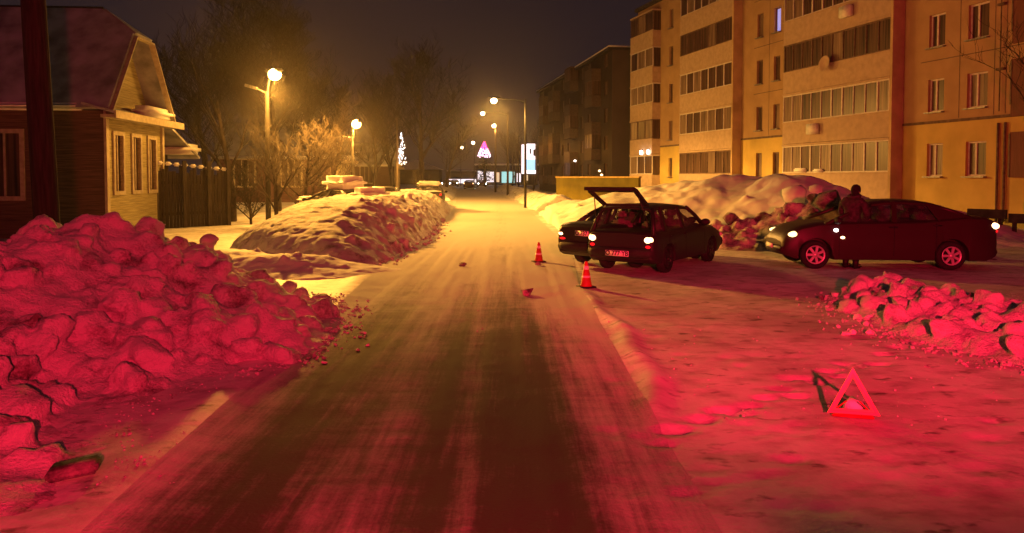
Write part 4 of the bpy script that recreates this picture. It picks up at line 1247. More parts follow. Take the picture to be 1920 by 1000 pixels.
fw = Vector((math.cos(hB), math.sin(hB))); lf = Vector((-fw.y, fw.x))
# rear right wheel contact at pB : centre = pB - offset
def centre_from_wheel(p, h, S, xw, side, sc=1.0):
    f = Vector((math.cos(h), math.sin(h))); l = Vector((-f.y, f.x))
    off = f * (xw - S['L'] / 2) * sc + l * side * (S['W'] / 2 * .985 - .01) * sc
    return (p.x - off.x, p.y - off.y, .0)
carB, x0B = make_car('hatchback', 'dark hatchback with its tailgate raised and tail lights on, behind the near cone', centre_from_wheel(pB, hB, HB, HB['xr'], -1), hB, HB, paint='paint_plum',
    lights=[('tail_light', .035, .615, .71, .05, .105, .085, 'rear_light'), ('tail_light_lower', .03, .62, .575, .04, .09, .05, 'red_lens'), ('headlight', 3.90, .60, .60, .08, .16, .07, 'white_plastic')])
plate(carB, x0B - .108, .0, .43, 'O 777 YB')
# raised tailgate
b = MB(); ang = R(27); hz = 1.375; hx = x0B + .28
def tg(u, v, t=0):   # u along the tailgate from the hinge, v across
    return (hx - u * math.cos(ang) - t * math.sin(ang) * 0, v, hz + u * math.sin(ang) + t)
wt, wb2 = .47, .51
b.bar(tg(.02, -wt), tg(.66, -wb2), .09, .05); b.bar(tg(.02, wt), tg(.66, wb2), .09, .05); b.bar(tg(.03, -wt), tg(.03, wt), .09, .05)
b.quad_slab([tg(.62, -wb2 - .03), tg(.62, wb2 + .03), tg(.86, wb2 + .04, -.05), tg(.86, -wb2 - .04, -.05)], .05)
b.bar(tg(.86, -wb2 - .02, -.045), tg(.86, wb2 + .02, -.045), .05, .06)
tgate = b.build('tailgate', 'paint_plum', carB)
b = MB(); b.add([tg(.06, -wt + .02), tg(.06, wt - .02), tg(.64, wb2 - .02), tg(.64, -wb2 + .02)], [(0, 1, 2, 3)]); b.build('tailgate_glass', 'car_glass', tgate)
b = MB()
for s in (-1, 1): b = MB(); b.tube([tg(.50, s * (wb2 - .02), -.03), (x0B + .14, s * .60, .93)], .012, 6); b.build('gas_strut', 'dark_metal', tgate)

# --- dark saloon ahead of it
SA = dict(L=4.2, W=1.66, wr=.285, xf=3.42, xr=.88, zb=.24, pe=.86, fr=.8, rr=.3, top=[(0, .86), (.08, .93), (.35, .95), (.75, .965), (1.5, .92), (3.1, .90), (3.7, .82), (4.05, .70), (4.2, .6)],
          A0=(3.15, .90), A1=(2.45, 1.33), C1=(1.42, 1.33), C0=(.72, .965), roof=[(1.36, 1.32), (1.6, 1.345), (2.0, 1.355), (2.3, 1.345), (2.48, 1.32)], tumble=.66,
          pill=[(2.02, .09, -.03), (1.10, .10, .30)], side=[(1.18, 1.96, 1.94, 1.44), (2.06, 3.04, 2.42, 2.02)], seat=(2.1, 1.3), handles=(2.0, 1.2), seams=(2.02, 1.15, 3.1), zbump=.46)
hA = math.pi / 2 - R(43)
pA = gp(1088, 492)
carA, x0A = make_car('saloon', 'dark saloon parked nose away, half hidden by the open hatchback', centre_from_wheel(pA, hA, SA, SA['xr'], 1), hA, SA, paint='paint_black',
    lights=[('tail_light', .05, .66, .72, .06, .10, .06, 'rear_light'), ('tail_light_lower', .035, .62, .62, .05, .12, .04, 'red_lens'), ('headlight', 4.08, .60, .62, .08, .16, .07, 'white_plastic')])
plate(carA, x0A - .006, .0, .75, 'O 737 TB')
# --- wine dark saloon across the right
SC = dict(L=4.52, W=1.76, wr=.315, xf=3.84, xr=.99, zb=.21, pe=.80, fr=1.1, rr=.6, top=[(0, .96), (.05, 1.06), (.25, 1.14), (.65, 1.16), (1.6, 1.06), (3.3, 1.03), (3.75, 1.0), (4.1, .92), (4.34, .81), (4.47, .68), (4.52, .58)],
          A0=(3.62, 1.01), A1=(2.60, 1.47), C1=(1.34, 1.47), C0=(.58, 1.15), roof=[(1.24, 1.465), (1.5, 1.51), (1.9, 1.535), (2.3, 1.525), (2.55, 1.49), (2.72, 1.45)], tumble=.68,
          pill=[(2.18, .11, -.06), (1.22, .07, .20)], side=[(1.30, 2.10, 2.06, 1.48), (2.26, 3.42, 2.60, 2.18)], cpan=[(.70, 1), (1.24, 1), (1.44, 0), (1.28, 0)], seat=(2.35, 1.5), handles=(2.22, 1.3), seams=(2.2, 1.32, 3.35),
          glass='tint_glass', bump_m='paint_wine', zbump=.40, lrot=.55)
f0, r0 = gp(1529, 505), gp(1788, 501)
hC = math.pi - R(5)
carC, x0C = make_car('saloon', 'dark wine coloured saloon side on with silver wheels and lit headlight, beside the standing person', centre_from_wheel(f0, hC, SC, SC['xf'], 1, .97), hC, SC, paint='paint_wine', rim='chrome', spokes=7, scale=.97,
    lights=[('headlight', 4.22, .70, .755, .23, .085, .07, 'head_warm'), ('tail_light', .10, .735, .96, .13, .075, .075, 'rear_light'), ('tail_light_lower', .06, .68, .84, .09, .09, .05, 'red_lens')])
for xx, zz, r_, m_ in ((3.42, .86, .038, 'white_light'), (3.28, .70, .03, 'rear_light')):  # bright glints on the flank, made as small glowing lenses
    b = MB(); ellipsoid(b, (x0C + xx, .872, zz), .05, .025, r_); b.build('side_glint', m_, carC)
plate(carC, x0C + 4.62, 0, .45, 'O 352 AK')

# --- snowed-in cars on the left verge
SNC = dict(SC); SNC['glass'] = 'tint_glass'; SNC['bump_m'] = 'trim'
def snowed(name, label, p, h, paint, roof_h=.32, deck_h=.26, hood_h=.2, group=None, seed=1):
    c, x0 = make_car(name, label, (p.x, p.y, 0), h, SNC, paint=paint, group=group, lights=[('headlight', 4.22, .70, .755, .23, .085, .07, 'white_plastic'), ('tail_light', .10, .735, .96, .13, .075, .075, 'red_lens')])
    def cap(a, b_, z, th, w, nm='snow_cap'):
        m = MB(); m.box(x0 + a, x0 + b_, -w, w, z - .02, z + th, bev=min(.22, th * .48)); o = m.build(nm, 'roof_snow', c)
        d = o.modifiers.new('sub', 'SUBSURF'); d.subdivision_type = 'SIMPLE'; d.levels = 3; d.render_levels = 3
        d = o.modifiers.new('sag', 'DISPLACE'); d.texture = cloud_tex(.5); d.texture_coords = 'GLOBAL'; d.strength = .22; d.mid_level = .5
    if roof_h: cap(1.2, 2.8, 1.5, roof_h, .66)
    if deck_h: cap(.02, .8, 1.14, deck_h, .78)
    if hood_h: cap(3.45, 4.35, .96, hood_h, .74)
    return c
pp = at(640, 380, 29.5)
snowed('snowed_in_car', 'parked car buried under thick slabs of snow, between the lamp and the yellow bank', pp, math.pi / 2 + R(48), 'paint_grey', .50, .42, .2)
pp = at(722, 385, 36)
snowed('snowed_in_car', 'dark parked car with a bare roof just showing over the yellow bank', pp, math.pi / 2 + R(3), 'paint_black', 0, .05, .1)
pp = at(806, 372, 45)
snowed('snowed_in_car', 'dark parked car with patchy roof snow at the far end of the yellow bank', pp, math.pi / 2 + R(3), 'paint_grey', .20, .04, .12)

# --- traffic far down the street
M['glare_light'] = emat('oncoming_head_light', (1.0, .88, .82), 110)
def far_car(label, px, Y, h):
    c = copy_tree(carC); c.name = 'distant_car'; p = at(px, 333, Y); c.location = (p.x, p.y, 0); c.rotation_euler = (0, 0, h); c['label'] = label; c.scale = (1, 1, 1)
    if 'group' in c: del c['group']
    for q in c.children:
        if q.name.startswith('headlight'):
            q.material_slots[0].link = 'OBJECT'; q.material_slots[0].material = M['glare_light']
    return c
far_car('tiny oncoming car with white headlights at the far left end of the street', 838, 150, -math.pi / 2)
far_car('tiny oncoming car with white headlights just right of the first far one', 852, 160, -math.pi / 2)
far_car('tiny oncoming car whose headlights glow beside the far warm tail lights', 903, 150, -math.pi / 2 + .1)
far_car('tiny car driving away down the middle of the far street', 880, 125, math.pi / 2)

# ================================================================== STREET LAMPS AND POLES
def street_lamp(label, base, head, pole_r=.09, pole_top=None, real=0, lens_r=.16, mat_='sodium', pole_m='concrete', color=SODIUM, extra_arm=None, arm_m='galv', group='street lamps', cat='street lamp'):
    root = empty('street_lamp', (base[0], base[1], 0), 0, label, cat, group)
    hx, hy, hz = head[0] - base[0], head[1] - base[1], head[2]
    zt = pole_top or hz - .5
    mb = MB(); mb.tube([(0, 0, -.3), (0, 0, zt * .5), (0, 0, zt)], [pole_r * 1.25, pole_r * 1.1, pole_r * .8], 10); mb.build('pole', pole_m, root)
    mb = MB(); mb.tube([(0, 0, zt - .25), (hx * .25, hy * .25, zt + (hz - zt) * .55), (hx * .65, hy * .65, hz + .10), (hx, hy, hz + .13)], .035, 8); mb.build('arm', arm_m, root)
    d = Vector((hx, hy)); d = d.normalized() if d.length > .05 else Vector((1, 0))
    mb = MB(); ang = math.atan2(d.y, d.x)
    T = Matrix.Translation((hx, hy, hz)) @ Matrix.Rotation(ang, 4, 'Z')
    m2 = MB(); m2.box(-.45, .38, -.15, .15, .08, .24, bev=.06); mb.add(m2.v, m2.f, True, T)
    hd = mb.build('lamp_head', arm_m, root)
    mb = MB(); ellipsoid(mb, (0, 0, 0), lens_r * 1.05, lens_r, lens_r * .95)
    mb.v = [tuple(T @ Vector(p)) for p in mb.v]
    mb.build('lamp_lens', mat_, hd)
    if extra_arm:
        mb = MB(); e = extra_arm; mb.tube([(0, 0, zt - .1), (e[0] * .6, e[1] * .6, zt + e[2] * .5), (e[0], e[1], zt + e[2])], .03, 8)
        mb.build('side_arm', 'galv', root)
        mb = MB(); mb.bar((e[0] * .62, e[1], zt + e[2] * .6), (e[0] * 1.35, e[1], zt + e[2] * 1.35), .2, .12); mb.build('unlit_lamp_head', 'galv', root)
    if real:
        sodium_light((head[0], head[1], hz - lens_r - .12), real, color, shield=.10 if base[0] < -8 else 1.0, curve=None if base[0] < -8 else ROAD_CURVE)
    return root
h1 = at(515, 140, 30.5); street_lamp('tall street lamp with the biggest orange glow, beside the bare tree', (at(499, 300, 30.5).x, 30.7), h1, pole_top=h1.z - .65, real=24000, lens_r=.25, extra_arm=(-.65, 0, .18))
h2_ = at(668, 233, 50); street_lamp('second lit orange street lamp, right of the frosted bush', (at(660, 300, 50).x, 50.2), h2_, pole_top=h2_.z - .8, real=32000, lens_r=.30, extra_arm=(-1.3, 0, .05))
h3_ = at(926, 189, 48); street_lamp('far lit lamp on a long arm over the road, highest of the distant lights', (at(985, 330, 48).x, 48), h3_, pole_r=.075, pole_top=h3_.z + .1, real=22000, color=(1, .47, .09), lens_r=.20, mat_='far_lamp', pole_m='black', arm_m='black')
h4_ = at(905, 213, 80); street_lamp('far lit lamp hanging lower and left of the highest distant one', (at(952, 330, 80).x, 80), h4_, pole_r=.11, pole_top=h4_.z + .1, real=6000, lens_r=.22, mat_='far_lamp', pole_m='pole_wood')
h5_ = at(926, 236, 97); street_lamp('far lit lamp straight above its own dark pole by the road', (at(929, 330, 97).x, 97.3), h5_, pole_r=.12, real=6000, lens_r=.27, mat_='far_lamp', pole_m='pole_wood')
h6_ = at(887, 268, 150); street_lamp('tiny lit lamp near the magenta tree at the street end', (at(889, 330, 150).x, 150), h6_, real=0, lens_r=.32, mat_='far_lamp')
h7_ = at(866, 277, 165); street_lamp('tiniest lit lamp, left of the magenta tree at the street end', (at(864, 330, 165).x, 165), h7_, real=0, lens_r=.32, mat_='far_lamp')

# big dark pole close on the left
p = at(92, 300, 10.5)
up_ = empty('utility_pole', (p.x, p.y, 0), 0, 'thick dark utility pole rising in front of the wooden house at far left', 'utility pole')
mb = MB(); mb.tube([(0, 0, -.3), (0, 0, 4), (0, 0, 9.5)], [.17, .155, .13], 14); mb.build('shaft', pmat('tarred_pole_wood', (.022, .018, .017), .95, var=.35, scale=4, bump=.5, stretch=(8, 8, .6)), up_); up_.rotation_euler = (0, R(-2.2), 0)
mb = MB(); mb.box(-.9, .9, -.06, .06, 8.6, 8.74); mb.build('cross_arm', 'pole_wood', up_)
for s in (-.7, 0, .7):
    mb = MB(); mb.lathe([(.02, 0), (.05, .03), (.06, .08), (.04, .12), (.05, .16), (.01, .18)], 10, Matrix.Translation((s, 0, 8.742))); mb.build('insulator', 'white_plastic', up_)
# another thin pole on the right of the road
p = at(972, 330, 118)
pl = empty('utility_pole', (p.x, p.y, 0), 0, 'thin distant dark pole between the lamp poles and the lit sign', 'utility pole')
mb = MB(); mb.tube([(0, 0, -.3), (0, 0, 8.5)], [.14, .11], 8); mb.build('shaft', 'pole_wood', pl)
mb = MB(); mb.box(-.6, .6, -.05, .05, 8.0, 8.12); mb.build('cross_arm', 'pole_wood', pl)

# ---- lit advertising panel
M['sign_white'] = emat('sign_white', (.92, .86, 1.0), 1.5)
M['sign_blue'] = emat('sign_blue', (.25, .58, 1.0), 1.1)
M['sign_dark'] = pmat('sign_dark', (.03, .03, .06), .6)
p = at(978, 300, 95)
sg = empty('advertising_panel', (p.x, p.y, 0), R(-4), 'glowing white and blue upright advertising panel beside the dark block', 'sign')
zlo, zhi = at(990, 326, 95).z, at(990, 270, 95).z
mb = MB(); mb.box(-.15, 2.0, .02, .35, zlo - .12, zhi + .12); mb.build('casing', 'sign_dark', sg)
mb = MB()
for x in (.35, 1.5): mb.box(x - .08, x + .08, .1, .25, -.2, zlo - .121)
mb.build('leg', 'dark_metal', sg)
mb = MB(); mb.box(0, .42, -.03, .016, zlo, zhi - .1); mb.build('narrow_lit_strip', 'sign_white', sg)
mb = MB(); mb.box(.62, 1.72, -.03, .016, zlo + 1.8, zhi); mb.build('lit_headline', 'sign_white', sg)
mb = MB(); mb.box(.62, 1.72, -.03, .016, zlo + .45, zlo + 1.796); mb.build('lit_picture', 'sign_blue', sg)
mb = MB(); mb.box(.55, 1.8, -.03, .016, zlo, zlo + .446); mb.build('lit_footer', 'sign_white', sg)
mb = MB(); mb.box(1.0, 1.22, -.045, -.034, zlo + 2.5, zlo + 3.2); mb.box(1.48, 1.722, -.045, -.034, zlo + 2.25, zhi - .7); mb.build('dark_lettering', 'sign_dark', sg)

# ---- light decoration on a pole at the left
M['led'] = emat('led_blue_white', (.55, .72, 1.0), 2.2)
M['led_w'] = emat('led_white', (1.0, .93, .9), 2.6)
p = at(745, 300, 58)
dp = empty('decorated_pole', (p.x, p.y, 0), 0, 'dark pole carrying the sparkling blue white light motif at the left', 'pole')
mb = MB(); mb.tube([(0, 0, -.3), (0, 0, 6.6)], [.11, .08], 8); mb.build('shaft', 'pole_wood', dp)
z0, z1 = at(755, 310, 58).z, at(755, 250, 58).z
lm = empty('light_motif', (p.x + .38, p.y - .15, z0), 0, 'sparkling blue white light motif fixed high on a dark pole at left', 'light decoration')
mb = MB(); hh = z1 - z0
mb.tube([(-.38, .12, hh * .3), (.0, .03, hh * .3)], .02, 6); mb.tube([(-.38, .12, hh * .75), (.0, .03, hh * .75)], .02, 6); mb.tube([(0, .03, 0), (0, .03, hh)], .02, 6)
mb.build('carrier', 'dark_metal', lm)
r = random.Random(8)
for nm, mt, n_ in (('blue_lights', 'led', 46), ('white_lights', 'led_w', 24)):
    mb = MB()
    for k in range(n_):
        t = r.random(); zz = t * hh; wv = .36 * (1 - t) ** .6 * (.4 + .6 * abs(math.sin(t * 9)))
        ellipsoid(mb, (r.uniform(-wv, wv) + .06 * math.sin(t * 12), r.uniform(-.06, .02), zz), .035, .035, .05, n=6)
    mb.build(nm, mt, lm)
# ---- illuminated new year tree at the end of the street
M['magenta'] = emat('magenta_lights', (1.0, .05, .28), 2.6)
M['pinkwhite'] = emat('pink_white_lights', (1.0, .62, .92), 3.0)
M['needles'] = pmat('fir_needles', (.03, .05, .03), .9, var=.4, scale=5)
p = at(908, 300, 165)
nt_ = empty('lit_fir_tree', (p.x, p.y, 0), 0, 'fir tree hung with magenta and white lights at the end of the street', 'decorated tree')
zt = at(908, 266, 165).z; zl = at(908, 297, 165).z
mb = MB(); mb.tube([(0, 0, -.2), (0, 0, zt * .9)], [.3, .05], 8); mb.build('trunk', 'bark', nt_)
mb = MB(); r = random.Random(3)
for k in range(900):
    t = r.random() ** .7; zz = 1.2 + (zt - 1.2) * (1 - t) ; w = .2 + 3.0 * t; a = r.uniform(0, 6.28); q = w * r.uniform(.3, 1)
    c = Vector((q * math.cos(a), q * math.sin(a), zz)); d = Vector((math.cos(a), math.sin(a), -.35)) * .5; s = Vector((-math.sin(a), math.cos(a), 0)) * .16
    mb.add([c - s, c + d, c + s, c - d * .4], [(0, 1, 2, 3)])
mb.build('crown', 'needles', nt_, fix=False)
for nm, mt, n_, ta, tb in (('magenta_lights', 'magenta', 70, .0, .55), ('white_lights', 'pinkwhite', 80, .42, .95)):
    mb = MB()
    for k in range(n_):
        t = ta + (tb - ta) * r.random(); zz = zt - (zt - zl) * t; w = .1 + 1.5 * t; a = r.uniform(3.2, 6.2)
        ellipsoid(mb, (w * math.cos(a), w * math.sin(a) - .15, zz), .13, .1, .13, n=6)
    mb.build(nm, mt, nt_)

# ================================================================== TREES
def bare_tree(label, base, height, seed, spread=.55, trunk_r=.16, levels=5, lean=(0, 0), twig_m='twig', fork=.25, name='bare_tree', dens=1.0, twig_r=.008, limbs=9, group=None):
    r = random.Random(seed)
    root = empty(name, (base[0], base[1], 0), 0, label, 'tree' if 'tree' in name else 'bush', group)
    wood, tw = MB(), MB()
    def grow(p, d, L, rad, lev):
        n = 4 if lev < 3 else 3
        pts, rr = [p.copy()], [rad]
        for k in range(n):
            d = (d + Vector((r.uniform(-1, 1), r.uniform(-1, 1), r.uniform(-.5, .9))) * (.16 if lev == 0 else .24)).normalized()
            p = p + d * (L / n); pts.append(p.copy()); rr.append(rad * (1 - .62 * (k + 1) / n))
        (wood if lev < 2 else tw).tube(pts, rr, (8, 6, 4, 3, 3, 3)[min(lev, 5)], cap=False)
        if lev >= levels: return
        kids = (limbs, 6, 5, 4, 3)[min(lev, 4)]
        kids = max(2, int(round(kids * dens)))
        for k in range(kids):
            t = fork + (1 - fork) * (k + r.random()) / kids
            i = min(int(t * n), n - 1); f = t * n - i
            q = pts[i].lerp(pts[i + 1], f); dd = (pts[i + 1] - pts[i]).normalized()
            a = r.uniform(0, 2 * math.pi); s = Vector((math.cos(a), math.sin(a), 0))
            nd = (dd * (1 - spread * .75) + s * spread + Vector((0, 0, .22))).normalized()
            grow(q, nd, L * r.uniform(.42, .66) * (1.1 - .35 * t if lev == 0 else 1), max(twig_r, rad * (1 - .6 * t) * .55), lev + 1)
    grow(Vector((0, 0, -.2)), Vector((lean[0], lean[1], 1)).normalized(), height * .62, trunk_r, 0)
    wood.build('trunk', 'bark', root, fix=False); tw.build('crown', twig_m, root, fix=False)
    return root
p = at(520, 300, 43); bare_tree('large bare tree with a dark wide crown behind the brightest lamp', (p.x, p.y), 13.5, 11, .62, .24, 5, twig_r=.014, dens=1.25)
p = at(612, 300, 47); bare_tree('dark bare tree standing between and behind the two orange lamps', (p.x, p.y), 11.5, 31, .6, .2, 5, twig_r=.015)
p = at(395, 300, 44); bare_tree('dark bare tree behind the plank fence and the dark bush', (p.x, p.y), 11.5, 32, .58, .2, 5, twig_r=.014)
p = at(436, 300, 33); bare_tree('bare dark tree above the plank fence, right of the wooden house', (p.x, p.y), 9.0, 12, .5, .16, 4, twig_r=.010)
p = at(520, 400, 29.5); bare_tree('slim bare tree with a pale trunk at the left end of the yellow bank', (p.x, p.y), 4.6, 13, .55, .10, 4, twig_m='frost_twig')
p = at(575, 330, 31.5); bare_tree('frosted bush of glittering twigs between the two orange street lamps', (p.x, p.y), 5.4, 14, .72, .09, 4, twig_m='frost_twig', fork=.05, name='frosted_bush', limbs=14, twig_r=.009)
p = at(620, 330, 37); bare_tree('frosted bush with drooping lit tips just left of the second lamp', (p.x, p.y), 6.6, 15, .66, .08, 4, twig_m='frost_twig', fork=.05, name='frosted_bush', limbs=11, twig_r=.009)
p = at(470, 330, 31); bare_tree('dark leafless bush along the fence below the brightest lamp', (p.x, p.y), 3.4, 16, .7, .06, 4, fork=.05, name='dark_bush', limbs=12)
p = at(790, 300, 72); bare_tree('tall dark bare tree right of the blue light motif, broadest on that side', (p.x, p.y), 16.5, 17, .62, .30, 5, twig_r=.02)
p = at(738, 300, 78); bare_tree('tall dark bare tree directly behind the blue light motif', (p.x, p.y), 15.5, 18, .55, .26, 4, twig_r=.022)
p = at(700, 300, 66); bare_tree('dark bare tree behind the small house and the second lamp', (p.x, p.y), 10.5, 19, .6, .2, 4, twig_r=.018)
p = at(835, 300, 98); bare_tree('dark bare tree leaning towards the far road, beyond the parked cars', (p.x, p.y), 12.0, 20, .62, .22, 4, twig_r=.024)
p = at(790, 330, 52); bare_tree('low lit bush behind the farthest snowed in car', (p.x, p.y), 2.8, 21, .7, .05, 4, fork=.05, name='low_bush', limbs=10)
p = at(1000, 300, 125); bare_tree('thin distant bare tree above the lit sign panel', (p.x, p.y), 13, 22, .5, .2, 4, twig_r=.025)
p = at(960, 300, 140); bare_tree('thin distant bare tree between the dark poles', (p.x, p.y), 12, 23, .5, .2, 4, twig_r=.028)
p = at(1950, 300, 24.5); bare_tree('bare branches in front of the pale block at the upper right edge', (p.x, p.y), 8.6, 24, .6, .10, 4, lean=(-.05, 0), twig_r=.007, dens=.8)

# ================================================================== CONES AND TRIANGLE
M['cone_red'] = pmat('cone_red', (.42, .03, .02), .5, var=.12, scale=9)
M['cone_white'] = pmat('cone_white_band', (.82, .80, .78), .35, var=.06)
M['tri_red'] = pmat('triangle_red_reflector', (.95, .10, .12), .35, var=.05, spec=.5)
M['tri_inner'] = pmat('triangle_fluorescent_band', (.95, .22, .14), .45, var=.05)
def cone(label, p, h):
    root = empty('traffic_cone', (p.x, p.y, float(gh(np.array([p.x]), np.array([p.y]))[0]) - .002), .4, label, 'traffic cone', 'traffic cones on the lane')
    s = h / .52
    mb = MB(); mb.box(-.16 * s, .16 * s, -.16 * s, .16 * s, 0, .03 * s, bev=.012); mb.build('base', 'black', root)
    def rad(z): return (.115 - .085 * z / .52) * s
    def ring(z0, z1, nm, m, d=0):
        b = MB(); b.lathe([(rad(z0) + d, z0 * s), (rad(z1) + d, z1 * s)], 24); return b.build(nm, m, root)
    b = MB(); b.lathe([(rad(0) + .01, .03 * s), (rad(.03), .06 * s), (rad(.50), .50 * s), (rad(.52) * .6, .52 * s)], 24); b.build('cone_body', 'cone_red', root)
    ring(.15, .24, 'reflective_band', 'cone_white', .003); ring(.36, .43, 'reflective_band', 'cone_white', .003)
cone('near red traffic cone with pale bands, in front of the hatchback', gp(1099, 539), .47)
cone('far dark traffic cone standing on the bright road left of the cars', gp(1010, 491), .46)
p = gp(1600, 783)
tr = empty('warning_triangle', (p.x, p.y, float(gh(np.array([p.x]), np.array([p.y]))[0]) + .035), R(-14), 'red reflective warning triangle standing on the snow at right', 'warning triangle')
S_ = .40; H_ = S_ * .93
def tri_ring(o_, i_, y0, y1):
    P_ = [(-S_ / 2, 0), (S_ / 2, 0), (0, H_)]; c = (0, H_ / 3)
    O = [(c[0] + (a - c[0]) * o_, c[1] + (b - c[1]) * o_) for a, b in P_]; I = [(c[0] + (a - c[0]) * i_, c[1] + (b - c[1]) * i_) for a, b in P_]
    mb = MB(); vs = [(a, y0, b) for a, b in O] + [(a, y0, b) for a, b in I] + [(a, y1, b) for a, b in O] + [(a, y1, b) for a, b in I]
    fs = []
    for k in range(3):
        j = (k + 1) % 3
        fs += [(k, j, 3 + j, 3 + k), (6 + k, 9 + k, 9 + j, 6 + j), (k, 6 + k, 6 + j, j), (3 + k, 3 + j, 9 + j, 9 + k)]
    mb.add(vs, fs); return mb
def lean(o): o.rotation_euler = (R(-10), 0, 0); return o
lean(tri_ring(1.0, .83, -.012, .006).build('reflector_frame', 'tri_red', tr))
lean(tri_ring(.825, .68, -.006, .004).build('fluorescent_band', 'tri_inner', tr))
mb = MB(); mb.box(-.16, .16, .0, .05, -.035, -.012, bev=.006); mb.bar((-.16, .07, -.02), (-.05, .02, .1), .012); mb.bar((.16, .07, -.02), (.05, .02, .1), .012)
mb.build('stand', 'cone_red', tr)
mb = MB(); vs, fs = clod_shape(.10, 5, n=18, flat=.7); mb.add(vs, fs, True)
o = mb.build('snow_clod', 'bank_clean'); o.location = (p.x + .06, p.y + .14, .06); tag(o, 'small snow clod heaped inside the foot of the warning triangle', 'snow clod')

# ================================================================== THE PERSON
M['jacket'] = pmat('dark_jacket_cloth', (.05, .04, .045), .85, var=.3, scale=14, bump=.3)
M['trousers'] = pmat('dark_trouser_cloth', (.018, .015, .018), .9, var=.3, scale=14, bump=.3)
M['hat'] = pmat('dark_knit', (.015, .012, .016), .95, var=.3, scale=40, bump=.4)
M['skin'] = pmat('skin', (.42, .26, .20), .55, var=.08)
M['boot'] = pmat('boot_leather', (.012, .011, .011), .6, var=.2)
def skin_mesh(name, joints, bones, m, parent, root_i=0, sub=2):
    me = bpy.data.meshes.new(name)
    me.from_pydata([j[:3] for j in joints], bones, [])
    o = bpy.data.objects.new(name, me); col.objects.link(o); o.parent = parent
    me.materials.append(M[m])
    sk = o.modifiers.new('skin', 'SKIN'); sk.use_smooth_shade = True
    for i, j in enumerate(joints):
        rr = j[3] if hasattr(j[3], '__len__') else (j[3], j[3])
        me.skin_vertices[0].data[i].radius = rr; me.skin_vertices[0].data[i].use_root = (i == root_i)
    s = o.modifiers.new('sub', 'SUBSURF'); s.levels = sub; s.render_levels = sub
    return o
pp = gp(1596, 503)
per = empty('person', (pp.x, pp.y, .0), R(42), 'person in dark jacket and knit hat standing beside the wine dark saloon', 'person')
# local frame: +x = the way the person faces (to the right in the picture), y = their left (away from us), z up
def body_nodes():
    J = [(0, 0, .94, (.13, .16)), (.01, 0, 1.10, (.115, .15)), (.015, 0, 1.28, (.125, .175)), (.05, 0, 1.43, (.10, .15)), (.10, 0, 1.50, .055), (.135, 0, 1.56, .052)]
    B = [(0, 1), (1, 2), (2, 3), (3, 4), (4, 5)]
    for s in (-1, 1):
        n = len(J)
        J += [(.04, s * .20, 1.42, .062), (.06 + .05 * (s < 0), s * .255, 1.17, .050), (.30, s * .20, 1.05, .040), (.36, s * .185, 1.045, .030)]
        B += [(3, n), (n, n + 1), (n + 1, n + 2), (n + 2, n + 3)]
        n = len(J)
        J += [(-.01, s * .10, .88, .095), (.045 * s, s * .11, .50, .062), (.04 * s - .02, s * .115, .10, .042), (.11 + .04 * s, s * .13, .045, .038)]
        B += [(0, n), (n, n + 1), (n + 1, n + 2), (n + 2, n + 3)]
    return J, B
J, B = body_nodes()
skin_mesh('body', J, B, 'skin', per)
# head: continuous with the neck, with brow, nose, chin and ears
hd = empty('head_pivot', (0, 0, 0)); bpy.data.objects.remove(hd)
def head_mesh():
    mb = MB(); n, m_ = 20, 14; vs = []
    for i in range(m_ + 1):
        ph = math.pi * i / m_; z = math.cos(ph)
        for k in range(n):
            t = 2 * math.pi * k / n; cx, cy = math.cos(t), math.sin(t); r = math.sin(ph)
            x, y = r * cx * .100, r * cy * .076; zz = z * .122
            front = max(0, cx)
            if zz < 0: x *= 1 - .16 * (-zz / .122) * (1 - front); y *= 1 - .35 * (-zz / .122) ** 1.3
            if front > .6:
                x += .012 * math.exp(-((zz + .10) / .025) ** 2)                      # chin
                x += .026 * math.exp(-((zz + .022) / .022) ** 2) * math.exp(-(y / .016) ** 2)   # nose
                x -= .010 * math.exp(-((zz - .008) / .014) ** 2) * math.exp(-((abs(y) - .032) / .016) ** 2)   # eye sockets
                x += .006 * math.exp(-((zz - .032) / .012) ** 2)                     # brow
                x += .006 * math.exp(-((zz + .062) / .010) ** 2) * math.exp(-(y / .03) ** 2)    # lips
            vs.append((x, y, zz))
    fs = [(i * n + k, i * n + (k + 1) % n, (i + 1) * n + (k + 1) % n, (i + 1) * n + k) for i in range(m_) for k in range(n)]
    mb.add(vs, fs, True)
    for s in (-1, 1): ellipsoid(mb, (-.005, s * .074, -.012), .018, .010, .032, n=10)
    return mb
HT = Matrix.Translation((.165, 0, 1.655)) @ Matrix.Rotation(R(20), 4, 'Y')
hm = head_mesh(); hm.v = [tuple(HT @ Vector(v)) for v in hm.v]
# the head goes into the body mesh as one figure
bo = [c for c in per.children if c.name.startswith('body')][0]
dg = bpy.context.evaluated_depsgraph_get(); ev = bo.evaluated_get(dg); me2 = bpy.data.meshes.new_from_object(ev)
bb = MB(); bb.v = [tuple(v.co) for v in me2.vertices]; bb.f = [tuple(p_.vertices) for p_ in me2.polygons]; bb.sm = [True] * len(bb.f)
bb.add(hm.v, hm.f, True)
